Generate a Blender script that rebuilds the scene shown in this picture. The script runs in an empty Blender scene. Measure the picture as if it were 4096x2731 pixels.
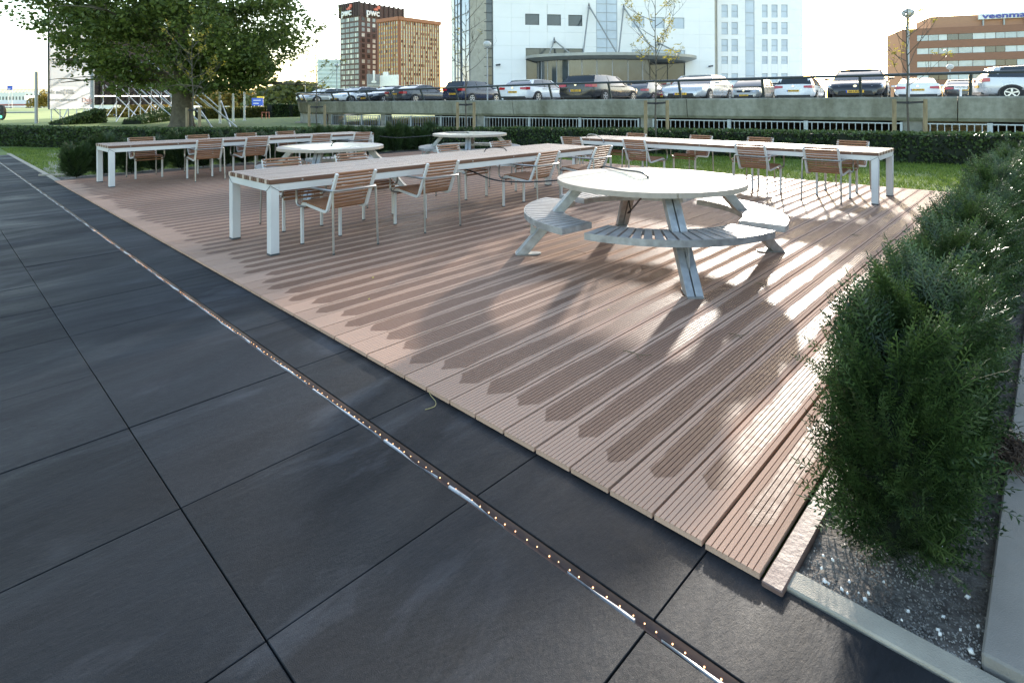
import bpy, bmesh, math, random
import numpy as np
from mathutils import Vector, Matrix, noise as mnoise
random.seed(7); rng = np.random.default_rng(7)
SC = bpy.context.scene
COL = SC.collection
R = math.radians

# ------------------------------------------------------------------ camera, sky, sun, exposure
H = 1.33                                   # eye height above the deck
F, CX, CY, ROLL, TH = 2268.0, 2048.0, 408.4, 0.0055, R(43.75)
ST, CT = math.sin(TH), math.cos(TH)
def W(r, f, z=0.0):                        # (right, forward) from the eye -> world point
    return Vector((r*CT - f*ST, r*ST + f*CT, z))
cam = bpy.data.cameras.new('camera'); camo = bpy.data.objects.new('camera', cam); COL.objects.link(camo)
cam.sensor_width = 36; cam.lens = 36*F/4096; cam.shift_y = -(1365.5-CY)/4096
cam.clip_start = 0.05; cam.clip_end = 3000
_r, _u, _f = W(1, 0), Vector((0, 0, 1)), W(0, 1)
_x = _r*math.cos(ROLL) - _u*math.sin(ROLL); _y = _r*math.sin(ROLL) + _u*math.cos(ROLL); _z = -_f
camo.matrix_world = Matrix(((_x.x, _y.x, _z.x, 0), (_x.y, _y.y, _z.y, 0), (_x.z, _y.z, _z.z, H), (0, 0, 0, 1)))
SC.camera = camo

SUN_AZ = R(24.0)                           # right of the viewing direction
SUN_EL = R(12.7)
sd = W(math.sin(SUN_AZ)*math.cos(SUN_EL), math.cos(SUN_AZ)*math.cos(SUN_EL), math.sin(SUN_EL))
world = bpy.data.worlds.new('World'); SC.world = world; world.use_nodes = True
nt = world.node_tree; bg = nt.nodes['Background']
sky = nt.nodes.new('ShaderNodeTexSky'); sky.sky_type = 'NISHITA'; sky.sun_disc = False
sky.sun_elevation = SUN_EL; sky.sun_rotation = math.atan2(sd.x, sd.y)
sky.air_density = 1.0; sky.dust_density = 1.2; sky.ozone_density = 0.6; sky.altitude = 0
nt.links.new(sky.outputs[0], bg.inputs[0]); bg.inputs[1].default_value = 0.15
sl = bpy.data.lights.new('sun', 'SUN'); so = bpy.data.objects.new('sun', sl); COL.objects.link(so)
sl.energy = 2.0; sl.angle = R(1.6); sl.color = (1.0, 0.93, 0.84)
so.rotation_euler = sd.to_track_quat('Z', 'Y').to_euler(); so.location = (0, 0, 60)
SC.view_settings.view_transform = 'Standard'; SC.view_settings.look = 'None'
SC.view_settings.exposure = 2.15; SC.view_settings.gamma = 1

# ------------------------------------------------------------------ pixel helpers (4096 x 2731 photo pixels)
def ray(px, py):
    dx, dy = px-CX, py-CY; c, s = math.cos(ROLL), math.sin(ROLL)
    return (dx*c - dy*s)/F, (dx*s + dy*c)/F
def gp(px, py, z=0.0):                     # point on the level plane z
    u, v = ray(px, py); d = (H-z)/v; return W(u*d, d, z)
def atd(px, py, d):                        # point at forward distance d
    u, v = ray(px, py); return W(u*d, d, H-v*d)
def onplane(px, py, p0, dr):               # vertical plane through p0 (r,f) along dr (r,f): (t, z)
    u, v = ray(px, py)
    # p0 + t dr = d*(u,1)
    den = dr[0] - u*dr[1]; t = (u*p0[1]-p0[0])/den; d = p0[1]+t*dr[1]
    return t, H-v*d

# ------------------------------------------------------------------ mesh helpers
class MB:
    def __init__(s): s.v = []; s.f = []; s.m = None
    def add(s, vs, fs):
        o = len(s.v); s.v += [tuple(p) for p in vs]; s.f += [tuple(i+o for i in f) for f in fs]; return s
    def box(s, x0, x1, y0, y1, z0, z1, mat=None):
        vs = [(x, y, z) for x in (x0, x1) for y in (y0, y1) for z in (z0, z1)]
        if mat is not None: vs = [mat @ Vector(p) for p in vs]
        return s.add(vs, [(0,1,3,2),(4,6,7,5),(0,4,5,1),(2,3,7,6),(0,2,6,4),(1,5,7,3)])
    def bar(s, a, b, w, h, up=(0,0,1)):     # rectangular bar from a to b
        a, b = Vector(a), Vector(b); d = (b-a).normalized(); u = Vector(up); x = d.cross(u)
        if x.length < 1e-4: x = d.cross(Vector((1,0,0)))
        x.normalize(); u = x.cross(d).normalized(); vs = []
        for p in (a, b):
            for sx, sy in ((-1,-1),(1,-1),(1,1),(-1,1)): vs.append(p + x*sx*w/2 + u*sy*h/2)
        return s.add(vs, [(3,2,1,0),(4,5,6,7),(0,1,5,4),(1,2,6,5),(2,3,7,6),(3,0,4,7)])
    def prism(s, poly, h0, h1, fn=lambda a, b, c: (a, b, c)):   # 2D outline extruded between h0 and h1
        n = len(poly); vs = [fn(a, b, h0) for a, b in poly] + [fn(a, b, h1) for a, b in poly]
        return s.add(vs, [tuple(range(n))[::-1], tuple(range(n, 2*n))] + [(i, (i+1) % n, n+(i+1) % n, n+i) for i in range(n)])
    def tube(s, pts, r, n=8, cap=True):
        pts = [Vector(p) for p in pts]; rr = r if isinstance(r, (list, tuple)) else [r]*len(pts)
        t = (pts[1]-pts[0]).normalized(); x = t.orthogonal().normalized(); vs = []
        for i, p in enumerate(pts):
            t2 = (pts[min(i+1, len(pts)-1)]-pts[max(i-1, 0)])
            if t2.length > 1e-9: t2.normalize(); x = (x - t2*x.dot(t2)).normalized(); y = t2.cross(x)
            for k in range(n):
                a = 2*math.pi*k/n; vs.append(p + (x*math.cos(a)+y*math.sin(a))*rr[i])
        m = len(pts)
        fs = [(i*n+k, i*n+(k+1) % n, (i+1)*n+(k+1) % n, (i+1)*n+k) for i in range(m-1) for k in range(n)]
        if cap: fs += [tuple(range(n))[::-1], tuple(range((m-1)*n, m*n))]
        return s.add(vs, fs)
    def ribbon(s, path, w, th, axis='y', off=0.0):   # flat bar profile: path in (x,z), width along y
        n = len(path); vs = []
        for i, (x, z) in enumerate(path):
            a = path[max(i-1, 0)]; b = path[min(i+1, n-1)]; dx, dz = b[0]-a[0], b[1]-a[1]; l = math.hypot(dx, dz) or 1
            nx, nz = -dz/l*th/2, dx/l*th/2
            for sy in (-1, 1):
                vs.append((x+nx, off+sy*w/2, z+nz)); vs.append((x-nx, off+sy*w/2, z-nz))
        fs = []
        for i in range(n-1):
            a, b = 4*i, 4*i+4
            fs += [(a, b, b+2, a+2), (a+1, a+3, b+3, b+1), (a, a+1, b+1, b), (a+2, b+2, b+3, a+3)]
        fs += [(0, 2, 3, 1), (4*n-4, 4*n-3, 4*n-1, 4*n-2)]
        return s.add(vs, fs)
    def lathe(s, prof, n=24, c=(0,0,0)):
        vs = [(c[0]+r*math.cos(2*math.pi*k/n), c[1]+r*math.sin(2*math.pi*k/n), c[2]+z) for r, z in prof for k in range(n)]
        m = len(prof); fs = [(i*n+k, i*n+(k+1) % n, (i+1)*n+(k+1) % n, (i+1)*n+k) for i in range(m-1) for k in range(n)]
        fs += [tuple(range(n))[::-1], tuple(range((m-1)*n, m*n))]
        return s.add(vs, fs)
    def loft(s, secs, close=False, caps=True):
        n = len(secs[0]); vs = [p for q in secs for p in q]; m = len(secs)
        rg = range(n) if close else range(n-1)
        fs = [(i*n+k, i*n+(k+1) % n, (i+1)*n+(k+1) % n, (i+1)*n+k) for i in range(m-1) for k in rg]
        if caps: fs += [tuple(range(n))[::-1], tuple(range((m-1)*n, m*n))]
        return s.add(vs, fs)
    def mesh(s, name, mat, smooth=False, bevel=0):
        me = bpy.data.meshes.new(name); me.from_pydata(s.v, [], s.f); me.materials.append(mat)
        bm = bmesh.new(); bm.from_mesh(me)
        bmesh.ops.recalc_face_normals(bm, faces=bm.faces)
        if bevel: bmesh.ops.bevel(bm, geom=bm.edges[:], offset=bevel, segments=1, affect='EDGES', profile=.5)
        bm.to_mesh(me); bm.free()
        if smooth:
            me.polygons.foreach_set('use_smooth', [True]*len(me.polygons)); me.set_sharp_from_angle(angle=R(42))
        return me
    def build(s, name, mat, parent=None, smooth=False, bevel=0):
        return link(name, s.mesh(name, mat, smooth, bevel), parent)
def link(name, me, parent=None, loc=None, rz=0.0):
    o = bpy.data.objects.new(name, me); COL.objects.link(o)
    if parent is not None: o.parent = parent
    if loc is not None: o.location = loc
    if rz: o.rotation_euler = (0, 0, rz)
    return o
def tag(o, label=None, cat=None, group=None, kind=None):
    if label: o['label'] = label
    if cat: o['category'] = cat
    if group: o['group'] = group
    if kind: o['kind'] = kind
    return o
def thing(name, label, cat, loc=(0,0,0), rz=0.0, group=None):
    o = bpy.data.objects.new(name, None); COL.objects.link(o); o.location = loc; o.rotation_euler = (0, 0, rz)
    o.empty_display_size = .1
    return tag(o, label, cat, group)
KIDS = {}
def kids(o): return [c for c in COL.objects if c.parent == o]
def copytree(o, parent=None, tree=None):
    c = o.copy(); COL.objects.link(c); c.parent = parent
    for ch, sub in (tree if tree is not None else treeof(o)): copytree(ch, c, sub)
    return c
def treeof(o): return [(c, treeof(c)) for c in o.children]
def bigmesh(name, V, Fq, mat, smooth=False):      # numpy verts + faces (n,3|4)
    me = bpy.data.meshes.new(name); n, k = Fq.shape
    me.vertices.add(len(V)); me.vertices.foreach_set('co', np.asarray(V, np.float32).ravel())
    me.loops.add(n*k); me.loops.foreach_set('vertex_index', np.asarray(Fq, np.int32).ravel())
    me.polygons.add(n); me.polygons.foreach_set('loop_start', np.arange(0, n*k, k, dtype=np.int32))
    if smooth: me.polygons.foreach_set('use_smooth', [True]*n)
    me.update(calc_edges=True); me.materials.append(mat); return me
def scatter(base_v, base_f, pos, rot, scl):       # many copies of one small shape as arrays
    bv = np.asarray(base_v, float); bf = np.asarray(base_f, int); n = len(pos)
    V = np.einsum('nij,kj->nki', rot, bv)*np.asarray(scl)[:, None, None] + pos[:, None, :]
    Fq = (bf[None]+(np.arange(n)*len(bv))[:, None, None]).reshape(-1, bf.shape[1])
    return V.reshape(-1, 3), Fq
def frames(d, spin=None):                          # rotation matrices whose z axis is d (n,3)
    d = d/np.linalg.norm(d, axis=1, keepdims=True); n = len(d)
    a = rng.normal(size=(n, 3)) if spin is None else spin
    x = a-(a*d).sum(1, keepdims=True)*d; x /= np.linalg.norm(x, axis=1, keepdims=True)
    y = np.cross(d, x); return np.stack([x, y, d], axis=2)
FONT = {}
def text_mesh(txt, size, depth, mat, name='lettering', bold=0.0):
    cu = bpy.data.curves.new('t', 'FONT'); cu.body = txt; cu.size = size; cu.extrude = depth; cu.offset = bold
    cu.align_x = 'CENTER'; cu.align_y = 'CENTER'; cu.resolution_u = 2
    o = bpy.data.objects.new('t', cu); COL.objects.link(o)
    bpy.context.view_layer.update()
    me = bpy.data.meshes.new_from_object(o.evaluated_get(bpy.context.evaluated_depsgraph_get()))
    bpy.data.objects.remove(o); bpy.data.curves.remove(cu); me.name = name; me.materials.clear(); me.materials.append(mat)
    return me

# ------------------------------------------------------------------ materials
def newmat(name):
    m = bpy.data.materials.new(name); m.use_nodes = True; return m, m.node_tree.nodes, m.node_tree.links
def M(name, col, rough=.5, metal=0.0, var=.12, scale=6.0, bump=0.0, bscale=60.0, stretch=(1,1,1), spec=.5, rvar=.08, col2=None, coat=0.0, world=False, detail=5.0):
    m, N, L = newmat(name); b = N['Principled BSDF']
    b.inputs['Roughness'].default_value = rough; b.inputs['Metallic'].default_value = metal
    b.inputs['Specular IOR Level'].default_value = spec
    if coat: b.inputs['Coat Weight'].default_value = coat; b.inputs['Coat Roughness'].default_value = .06
    tc = N.new('ShaderNodeTexCoord'); mp = N.new('ShaderNodeMapping'); mp.inputs['Scale'].default_value = stretch
    if world:
        g = N.new('ShaderNodeNewGeometry'); L.new(g.outputs['Position'], mp.inputs[0])
    else:
        oi = N.new('ShaderNodeObjectInfo'); ad = N.new('ShaderNodeVectorMath'); ad.operation = 'ADD'
        sc = N.new('ShaderNodeVectorMath'); sc.operation = 'SCALE'; sc.inputs['Scale'].default_value = 37.0
        L.new(oi.outputs['Random'], sc.inputs[0]); L.new(tc.outputs['Object'], ad.inputs[0]); L.new(sc.outputs[0], ad.inputs[1]); L.new(ad.outputs[0], mp.inputs[0])
    n = N.new('ShaderNodeTexNoise'); n.inputs['Scale'].default_value = scale; n.inputs['Detail'].default_value = detail; n.inputs['Roughness'].default_value = .62
    L.new(mp.outputs[0], n.inputs[0])
    r = N.new('ShaderNodeValToRGB'); r.color_ramp.elements[0].position = .3; r.color_ramp.elements[1].position = .7
    c2 = col2 or tuple(min(1, c*(1+var)) for c in col)
    r.color_ramp.elements[0].color = (*[c*(1-var) for c in col], 1) if not col2 else (*col, 1)
    r.color_ramp.elements[1].color = (*c2, 1)
    L.new(n.outputs[0], r.inputs[0]); L.new(r.outputs[0], b.inputs['Base Color'])
    if rvar:
        mr = N.new('ShaderNodeMapRange'); mr.inputs['From Min'].default_value = .3; mr.inputs['From Max'].default_value = .7
        mr.inputs['To Min'].default_value = max(0, rough-rvar); mr.inputs['To Max'].default_value = min(1, rough+rvar)
        L.new(n.outputs[0], mr.inputs[0]); L.new(mr.outputs[0], b.inputs['Roughness'])
    if bump:
        n2 = N.new('ShaderNodeTexNoise'); n2.inputs['Scale'].default_value = bscale; n2.inputs['Detail'].default_value = 4
        L.new(mp.outputs[0], n2.inputs[0]); bp = N.new('ShaderNodeBump'); bp.inputs['Strength'].default_value = bump; bp.inputs['Distance'].default_value = .01
        L.new(n2.outputs[0], bp.inputs['Height']); L.new(bp.outputs[0], b.inputs['Normal'])
    return m
def glassmat(name, col, rough=.05, spec=.6):
    return M(name, col, rough, 0, .25, 3, 0, spec=spec, rvar=0)
def leafmat(name, c1, c2, scale=14.0, trans=.35, rough=.45, spec=.4):
    m, N, L = newmat(name); b = N['Principled BSDF']; out = N['Material Output']
    g = N.new('ShaderNodeNewGeometry'); n = N.new('ShaderNodeTexNoise'); n.inputs['Scale'].default_value = scale; n.inputs['Detail'].default_value = 3
    L.new(g.outputs['Position'], n.inputs[0])
    mx = N.new('ShaderNodeMath'); mx.operation = 'MULTIPLY_ADD'; mx.inputs[1].default_value = .45
    L.new(g.outputs['Random Per Island'], mx.inputs[0]); ms = N.new('ShaderNodeMath'); ms.operation = 'MULTIPLY'; ms.inputs[1].default_value = .8
    L.new(n.outputs[0], ms.inputs[0]); L.new(ms.outputs[0], mx.inputs[2])
    r = N.new('ShaderNodeValToRGB'); r.color_ramp.elements[0].position = .35; r.color_ramp.elements[1].position = .85
    r.color_ramp.elements[0].color = (*c1, 1); r.color_ramp.elements[1].color = (*c2, 1)
    L.new(mx.outputs[0], r.inputs[0]); L.new(r.outputs[0], b.inputs['Base Color'])
    b.inputs['Roughness'].default_value = rough; b.inputs['Specular IOR Level'].default_value = spec
    t = N.new('ShaderNodeBsdfTranslucent'); L.new(r.outputs[0], t.inputs[0])
    mix = N.new('ShaderNodeMixShader'); mix.inputs[0].default_value = trans
    L.new(b.outputs[0], mix.inputs[1]); L.new(t.outputs[0], mix.inputs[2]); L.new(mix.outputs[0], out.inputs[0])
    return m

def deckmat():
    m, N, L = newmat('deck_composite'); b = N['Principled BSDF']
    tc = N.new('ShaderNodeTexCoord'); oi = N.new('ShaderNodeObjectInfo'); g = N.new('ShaderNodeNewGeometry')
    sep = N.new('ShaderNodeSeparateXYZ'); L.new(tc.outputs['Object'], sep.inputs[0])
    def mt(op, a, b_=None, c=None):
        n = N.new('ShaderNodeMath'); n.operation = op
        for i, v in enumerate((a, b_, c)):
            if v is None: continue
            if isinstance(v, (int, float)): n.inputs[i].default_value = v
            else: L.new(v, n.inputs[i])
        return n.outputs[0]
    ax = mt('ABSOLUTE', sep.outputs[0])
    # wetness: centre of each board, broken edges, ends of boards dry, larger dry stretches
    mp = N.new('ShaderNodeMapping'); mp.inputs['Scale'].default_value = (14, 3.2, 1)
    rs = N.new('ShaderNodeVectorMath'); rs.operation = 'SCALE'; rs.inputs['Scale'].default_value = 53
    L.new(oi.outputs['Random'], rs.inputs[0]); ad = N.new('ShaderNodeVectorMath'); L.new(tc.outputs['Object'], ad.inputs[0]); L.new(rs.outputs[0], ad.inputs[1])
    L.new(ad.outputs[0], mp.inputs[0]); n1 = N.new('ShaderNodeTexNoise'); n1.inputs['Scale'].default_value = 1.0; n1.inputs['Detail'].default_value = 6; n1.inputs['Roughness'].default_value = .65
    L.new(mp.outputs[0], n1.inputs[0])
    n2 = N.new('ShaderNodeTexNoise'); n2.inputs['Scale'].default_value = .42; n2.inputs['Detail'].default_value = 2; L.new(g.outputs['Position'], n2.inputs[0])
    sp = N.new('ShaderNodeSeparateXYZ'); L.new(g.outputs['Position'], sp.inputs[0])
    enddist = mt('SUBTRACT', sp.outputs[1], DECK_Y0)
    endm = mt('MAXIMUM', mt('MINIMUM', mt('MULTIPLY', mt('SUBTRACT', enddist, mt('ADD', mt('MULTIPLY', oi.outputs['Random'], .16), mt('MULTIPLY', n1.outputs[0], .14))), .9), .055), -.06)
    limit = mt('ADD', mt('ADD', mt('MULTIPLY', n1.outputs[0], .055), endm), mt('ADD', mt('MULTIPLY', n2.outputs[0], .12), mt('MULTIPLY', oi.outputs['Random'], .018)))
    dry = N.new('ShaderNodeMath'); dry.operation = 'SUBTRACT'; L.new(limit, dry.inputs[0]); dry.inputs[1].default_value = .098
    w = mt('SUBTRACT', dry.outputs[0], ax)
    wet = N.new('ShaderNodeMapRange'); wet.inputs['From Min'].default_value = -.004; wet.inputs['From Max'].default_value = .006; L.new(w, wet.inputs[0])
    # dry colour with fine speckle and per-board tone
    n3 = N.new('ShaderNodeTexNoise'); n3.inputs['Scale'].default_value = 420; n3.inputs['Detail'].default_value = 2; L.new(tc.outputs['Object'], n3.inputs[0])
    rp = N.new('ShaderNodeValToRGB'); rp.color_ramp.elements[0].position = .3; rp.color_ramp.elements[1].position = .7
    rp.color_ramp.elements[0].color = (.37, .238, .172, 1); rp.color_ramp.elements[1].color = (.52, .355, .265, 1); L.new(n3.outputs[0], rp.inputs[0])
    hv = N.new('ShaderNodeHueSaturation'); L.new(rp.outputs[0], hv.inputs['Color']); L.new(mt('MULTIPLY_ADD', oi.outputs['Random'], .22, .88), hv.inputs['Value'])
    wc = N.new('ShaderNodeMix'); wc.data_type = 'RGBA'; wc.blend_type = 'MULTIPLY'; wc.inputs[0].default_value = 1
    L.new(hv.outputs[0], wc.inputs[6]); wc.inputs[7].default_value = (.50, .44, .41, 1)
    mx = N.new('ShaderNodeMix'); mx.data_type = 'RGBA'; L.new(wet.outputs[0], mx.inputs[0]); L.new(hv.outputs[0], mx.inputs[6]); L.new(wc.outputs[2], mx.inputs[7])
    L.new(mx.outputs[2], b.inputs['Base Color'])
    n4 = N.new('ShaderNodeTexNoise'); n4.inputs['Scale'].default_value = 30; n4.inputs['Detail'].default_value = 5; L.new(ad.outputs[0], n4.inputs[0])
    rw = mt('MULTIPLY_ADD', n4.outputs[0], .4, .33)
    rr = N.new('ShaderNodeMix'); rr.data_type = 'FLOAT'; L.new(wet.outputs[0], rr.inputs[0]); rr.inputs[2].default_value = .88
    spl = mt('MULTIPLY_ADD', wet.outputs[0], .06, .04); L.new(spl, b.inputs['Specular IOR Level']); L.new(rw, rr.inputs[3])
    L.new(rr.outputs[0], b.inputs['Roughness'])
    n5 = N.new('ShaderNodeTexNoise'); n5.inputs['Scale'].default_value = 160; n5.inputs['Detail'].default_value = 3; L.new(tc.outputs['Object'], n5.inputs[0])
    bp = N.new('ShaderNodeBump'); bp.inputs['Strength'].default_value = .35; bp.inputs['Distance'].default_value = .002
    L.new(n5.outputs[0], bp.inputs['Height']); L.new(bp.outputs[0], b.inputs['Normal'])
    return m
def slatemat():
    m, N, L = newmat('slate_paver'); b = N['Principled BSDF']
    g = N.new('ShaderNodeNewGeometry'); oi = N.new('ShaderNodeObjectInfo')
    def noise(scale, det, stretch=(1,1,1), dist=0.0):
        mp = N.new('ShaderNodeMapping'); mp.inputs['Scale'].default_value = stretch; L.new(g.outputs['Position'], mp.inputs[0])
        n = N.new('ShaderNodeTexNoise'); n.inputs['Scale'].default_value = scale; n.inputs['Detail'].default_value = det; n.inputs['Roughness'].default_value = .68
        n.inputs['Distortion'].default_value = dist; L.new(mp.outputs[0], n.inputs[0]); return n
    n1 = noise(2.4, 8, (1.0, .55, 1), .6); n2 = noise(60, 5, (1.6, .5, 1)); n3 = noise(380, 2)
    r = N.new('ShaderNodeValToRGB'); r.color_ramp.elements[0].position = .28; r.color_ramp.elements[1].position = .78
    r.color_ramp.elements[0].color = (.0058, .0068, .0085, 1); r.color_ramp.elements[1].color = (.022, .0245, .029, 1)
    mm = N.new('ShaderNodeMath'); mm.operation = 'MULTIPLY_ADD'; mm.inputs[1].default_value = .45; L.new(n2.outputs[0], mm.inputs[0])
    ms = N.new('ShaderNodeMath'); ms.operation = 'MULTIPLY'; ms.inputs[1].default_value = .55; L.new(n1.outputs[0], ms.inputs[0]); L.new(ms.outputs[0], mm.inputs[2])
    L.new(mm.outputs[0], r.inputs[0])
    hv = N.new('ShaderNodeHueSaturation'); L.new(r.outputs[0], hv.inputs['Color'])
    vv = N.new('ShaderNodeMath'); vv.operation = 'MULTIPLY_ADD'; vv.inputs[1].default_value = .5; vv.inputs[2].default_value = .75; L.new(oi.outputs['Random'], vv.inputs[0]); L.new(vv.outputs[0], hv.inputs['Value'])
    # pale dried water marks in ragged streaks
    n6 = noise(2.1, 12, (1.0, .30, 1), 1.6); n7 = noise(.35, 3)
    mk = N.new('ShaderNodeMapRange'); mk.inputs['From Min'].default_value = .54; mk.inputs['From Max'].default_value = .74; mk.inputs['To Max'].default_value = .8; L.new(n6.outputs[0], mk.inputs[0])
    mk2 = N.new('ShaderNodeMapRange'); mk2.inputs['From Min'].default_value = .42; mk2.inputs['From Max'].default_value = .62; L.new(n7.outputs[0], mk2.inputs[0])
    mm2 = N.new('ShaderNodeMath'); mm2.operation = 'MULTIPLY'; L.new(mk.outputs[0], mm2.inputs[0]); L.new(mk2.outputs[0], mm2.inputs[1])
    mxs = N.new('ShaderNodeMix'); mxs.data_type = 'RGBA'; L.new(mm2.outputs[0], mxs.inputs[0]); L.new(hv.outputs[0], mxs.inputs[6]); mxs.inputs[7].default_value = (.062, .068, .080, 1)
    # mineral specks
    vo = N.new('ShaderNodeTexVoronoi'); vo.inputs['Scale'].default_value = 46; L.new(g.outputs['Position'], vo.inputs[0])
    sk = N.new('ShaderNodeMapRange'); sk.inputs['From Min'].default_value = .035; sk.inputs['From Max'].default_value = .05; sk.inputs['To Min'].default_value = .5; sk.inputs['To Max'].default_value = 0; L.new(vo.outputs[0], sk.inputs[0])
    mxk = N.new('ShaderNodeMix'); mxk.data_type = 'RGBA'; L.new(sk.outputs[0], mxk.inputs[0]); L.new(mxs.outputs[2], mxk.inputs[6]); mxk.inputs[7].default_value = (.12, .12, .12, 1)
    L.new(mxk.outputs[2], b.inputs['Base Color'])
    # damp film in streaks: low roughness
    n4 = noise(1.6, 9, (1.0, .28, 1), .9)
    mr = N.new('ShaderNodeMapRange'); mr.inputs['From Min'].default_value = .38; mr.inputs['From Max'].default_value = .66
    mr.inputs['To Min'].default_value = .75; mr.inputs['To Max'].default_value = .42; L.new(n4.outputs[0], mr.inputs[0]); L.new(mr.outputs[0], b.inputs['Roughness'])
    b.inputs['Specular IOR Level'].default_value = .16
    bp = N.new('ShaderNodeBump'); bp.inputs['Strength'].default_value = .5; bp.inputs['Distance'].default_value = .004
    am = N.new('ShaderNodeMath'); am.operation = 'MULTIPLY_ADD'; am.inputs[1].default_value = .35; L.new(n3.outputs[0], am.inputs[0]); L.new(n2.outputs[0], am.inputs[2])
    L.new(am.outputs[0], bp.inputs['Height']); L.new(bp.outputs[0], b.inputs['Normal'])
    return m
def emit(name, col, s):
    m, N, L = newmat(name); b = N['Principled BSDF']; b.inputs['Base Color'].default_value = (*col, 1)
    b.inputs['Emission Color'].default_value = (*col, 1); b.inputs['Emission Strength'].default_value = s; return m
def concretestain():
    m, N, L = newmat('stained_concrete'); b = N['Principled BSDF']; b.inputs['Roughness'].default_value = .85
    g = N.new('ShaderNodeNewGeometry')
    def noise(scale, det, stretch):
        mp = N.new('ShaderNodeMapping'); mp.inputs['Scale'].default_value = stretch; L.new(g.outputs['Position'], mp.inputs[0])
        n = N.new('ShaderNodeTexNoise'); n.inputs['Scale'].default_value = scale; n.inputs['Detail'].default_value = det; n.inputs['Roughness'].default_value = .65; L.new(mp.outputs[0], n.inputs[0]); return n
    a = noise(1.3, 6, (1, 1, .18)); c = noise(7, 8, (1, 1, 1))
    r = N.new('ShaderNodeValToRGB'); e = r.color_ramp.elements
    e[0].position = .22; e[0].color = (.13, .125, .09, 1); e[1].position = .62; e[1].color = (.30, .30, .265, 1)
    L.new(a.outputs[0], r.inputs[0])
    mx = N.new('ShaderNodeMix'); mx.data_type = 'RGBA'; mx.blend_type = 'MULTIPLY'; mx.inputs[0].default_value = .55
    r2 = N.new('ShaderNodeValToRGB'); r2.color_ramp.elements[0].position = .3; r2.color_ramp.elements[1].position = .6
    r2.color_ramp.elements[0].color = (.45, .46, .42, 1); r2.color_ramp.elements[1].color = (1, 1, .98, 1)
    L.new(c.outputs[0], r2.inputs[0]); L.new(r.outputs[0], mx.inputs[6]); L.new(r2.outputs[0], mx.inputs[7]); L.new(mx.outputs[2], b.inputs['Base Color'])
    return m
DECK_Y0 = 1.631
mDECK = deckmat(); mSLATE = slatemat(); mSTAIN = concretestain()
mDARK = M('dark_substrate', (.012, .011, .010), .9)
mTRIM = M('brown_trim', (.15, .095, .08), .6, var=.2, scale=14, bump=.2)
mCONC = M('pale_concrete', (.36, .325, .26), .85, var=.18, scale=5, bump=.35, bscale=220, world=True)
mPLINTH = M('grey_concrete', (.235, .22, .195), .8, var=.2, scale=3, bump=.3, bscale=260, world=True)
mSOIL = M('soil', (.06, .05, .042), .95, scale=26, bump=1.0, bscale=70, world=True, col2=(.20, .18, .155), detail=8)
mALU = M('white_aluminium', (.60, .60, .59), .42, .15, .05, 3, spec=.5)
mSTEEL = M('brushed_steel', (.36, .355, .345), .36, .85, .1, 20, rvar=.06)
mGALV = M('galvanised_steel', (.36, .365, .36), .45, .45, .28, 14, rvar=.12, bump=.05)
mCAP = M('dark_grey_plastic', (.06, .07, .075), .5)
mTEAK = M('weathered_teak', (.50, .395, .315), .55, 0, .22, 9, stretch=(5, .5, 5), bump=.25, bscale=40)
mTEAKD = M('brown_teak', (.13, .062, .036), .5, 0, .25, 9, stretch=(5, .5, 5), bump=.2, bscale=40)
mSLAT = M('chair_slat_wood', (.27, .130, .066), .5, 0, .28, 10, stretch=(6, .5, 6), bump=.15)
mTOP = M('grey_hardwood', (.37, .315, .26), .5, 0, .15, 7, stretch=(.5, 5, 1), bump=.15)
mTOPEDGE = mTOP
mPANEL = M('cream_panel', (.72, .65, .50), .25, 0, .03, 3, rvar=.05, spec=.5)
mBENCH = M('grey_bench_wood', (.27, .25, .23), .55, 0, .25, 8, stretch=(1, 1, 1), bump=.15)
mRUB = M('black_rubber', (.012, .012, .013), .45)
# ------------------------------------------------------------------ the ground
def sheet(name, pts, z, mat, sub=0):
    mb = MB(); mb.add([(p[0], p[1], z) for p in pts], [tuple(range(len(pts)))])
    o = mb.build(name, mat); return tag(o, kind='structure')
mGRASS = M('lawn', (.075, .125, .022), .85, var=.3, scale=2.6, bump=.8, bscale=45, world=True, col2=(.19, .24, .055), detail=9)
mFIELD = M('meadow', (.28, .34, .10), .9, scale=.25, world=True, col2=(.46, .48, .19), detail=6)
mASPH = M('asphalt', (.05, .05, .052), .8, scale=3, world=True, bump=.2)
mPARKFLOOR = M('pale_parking_floor', (.38, .37, .35), .8, scale=.8, world=True, var=.15)
sheet('ground', [W(-900, -200), W(900, -200), W(900, 1600), W(-900, 1600)], -.14, mFIELD)
lawn = sheet('lawn', [(-30, 1.0), (3.0, 1.0), (3.0, 17.5), (-13, 17.5), (-30, 12)], -.05, mGRASS)
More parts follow.
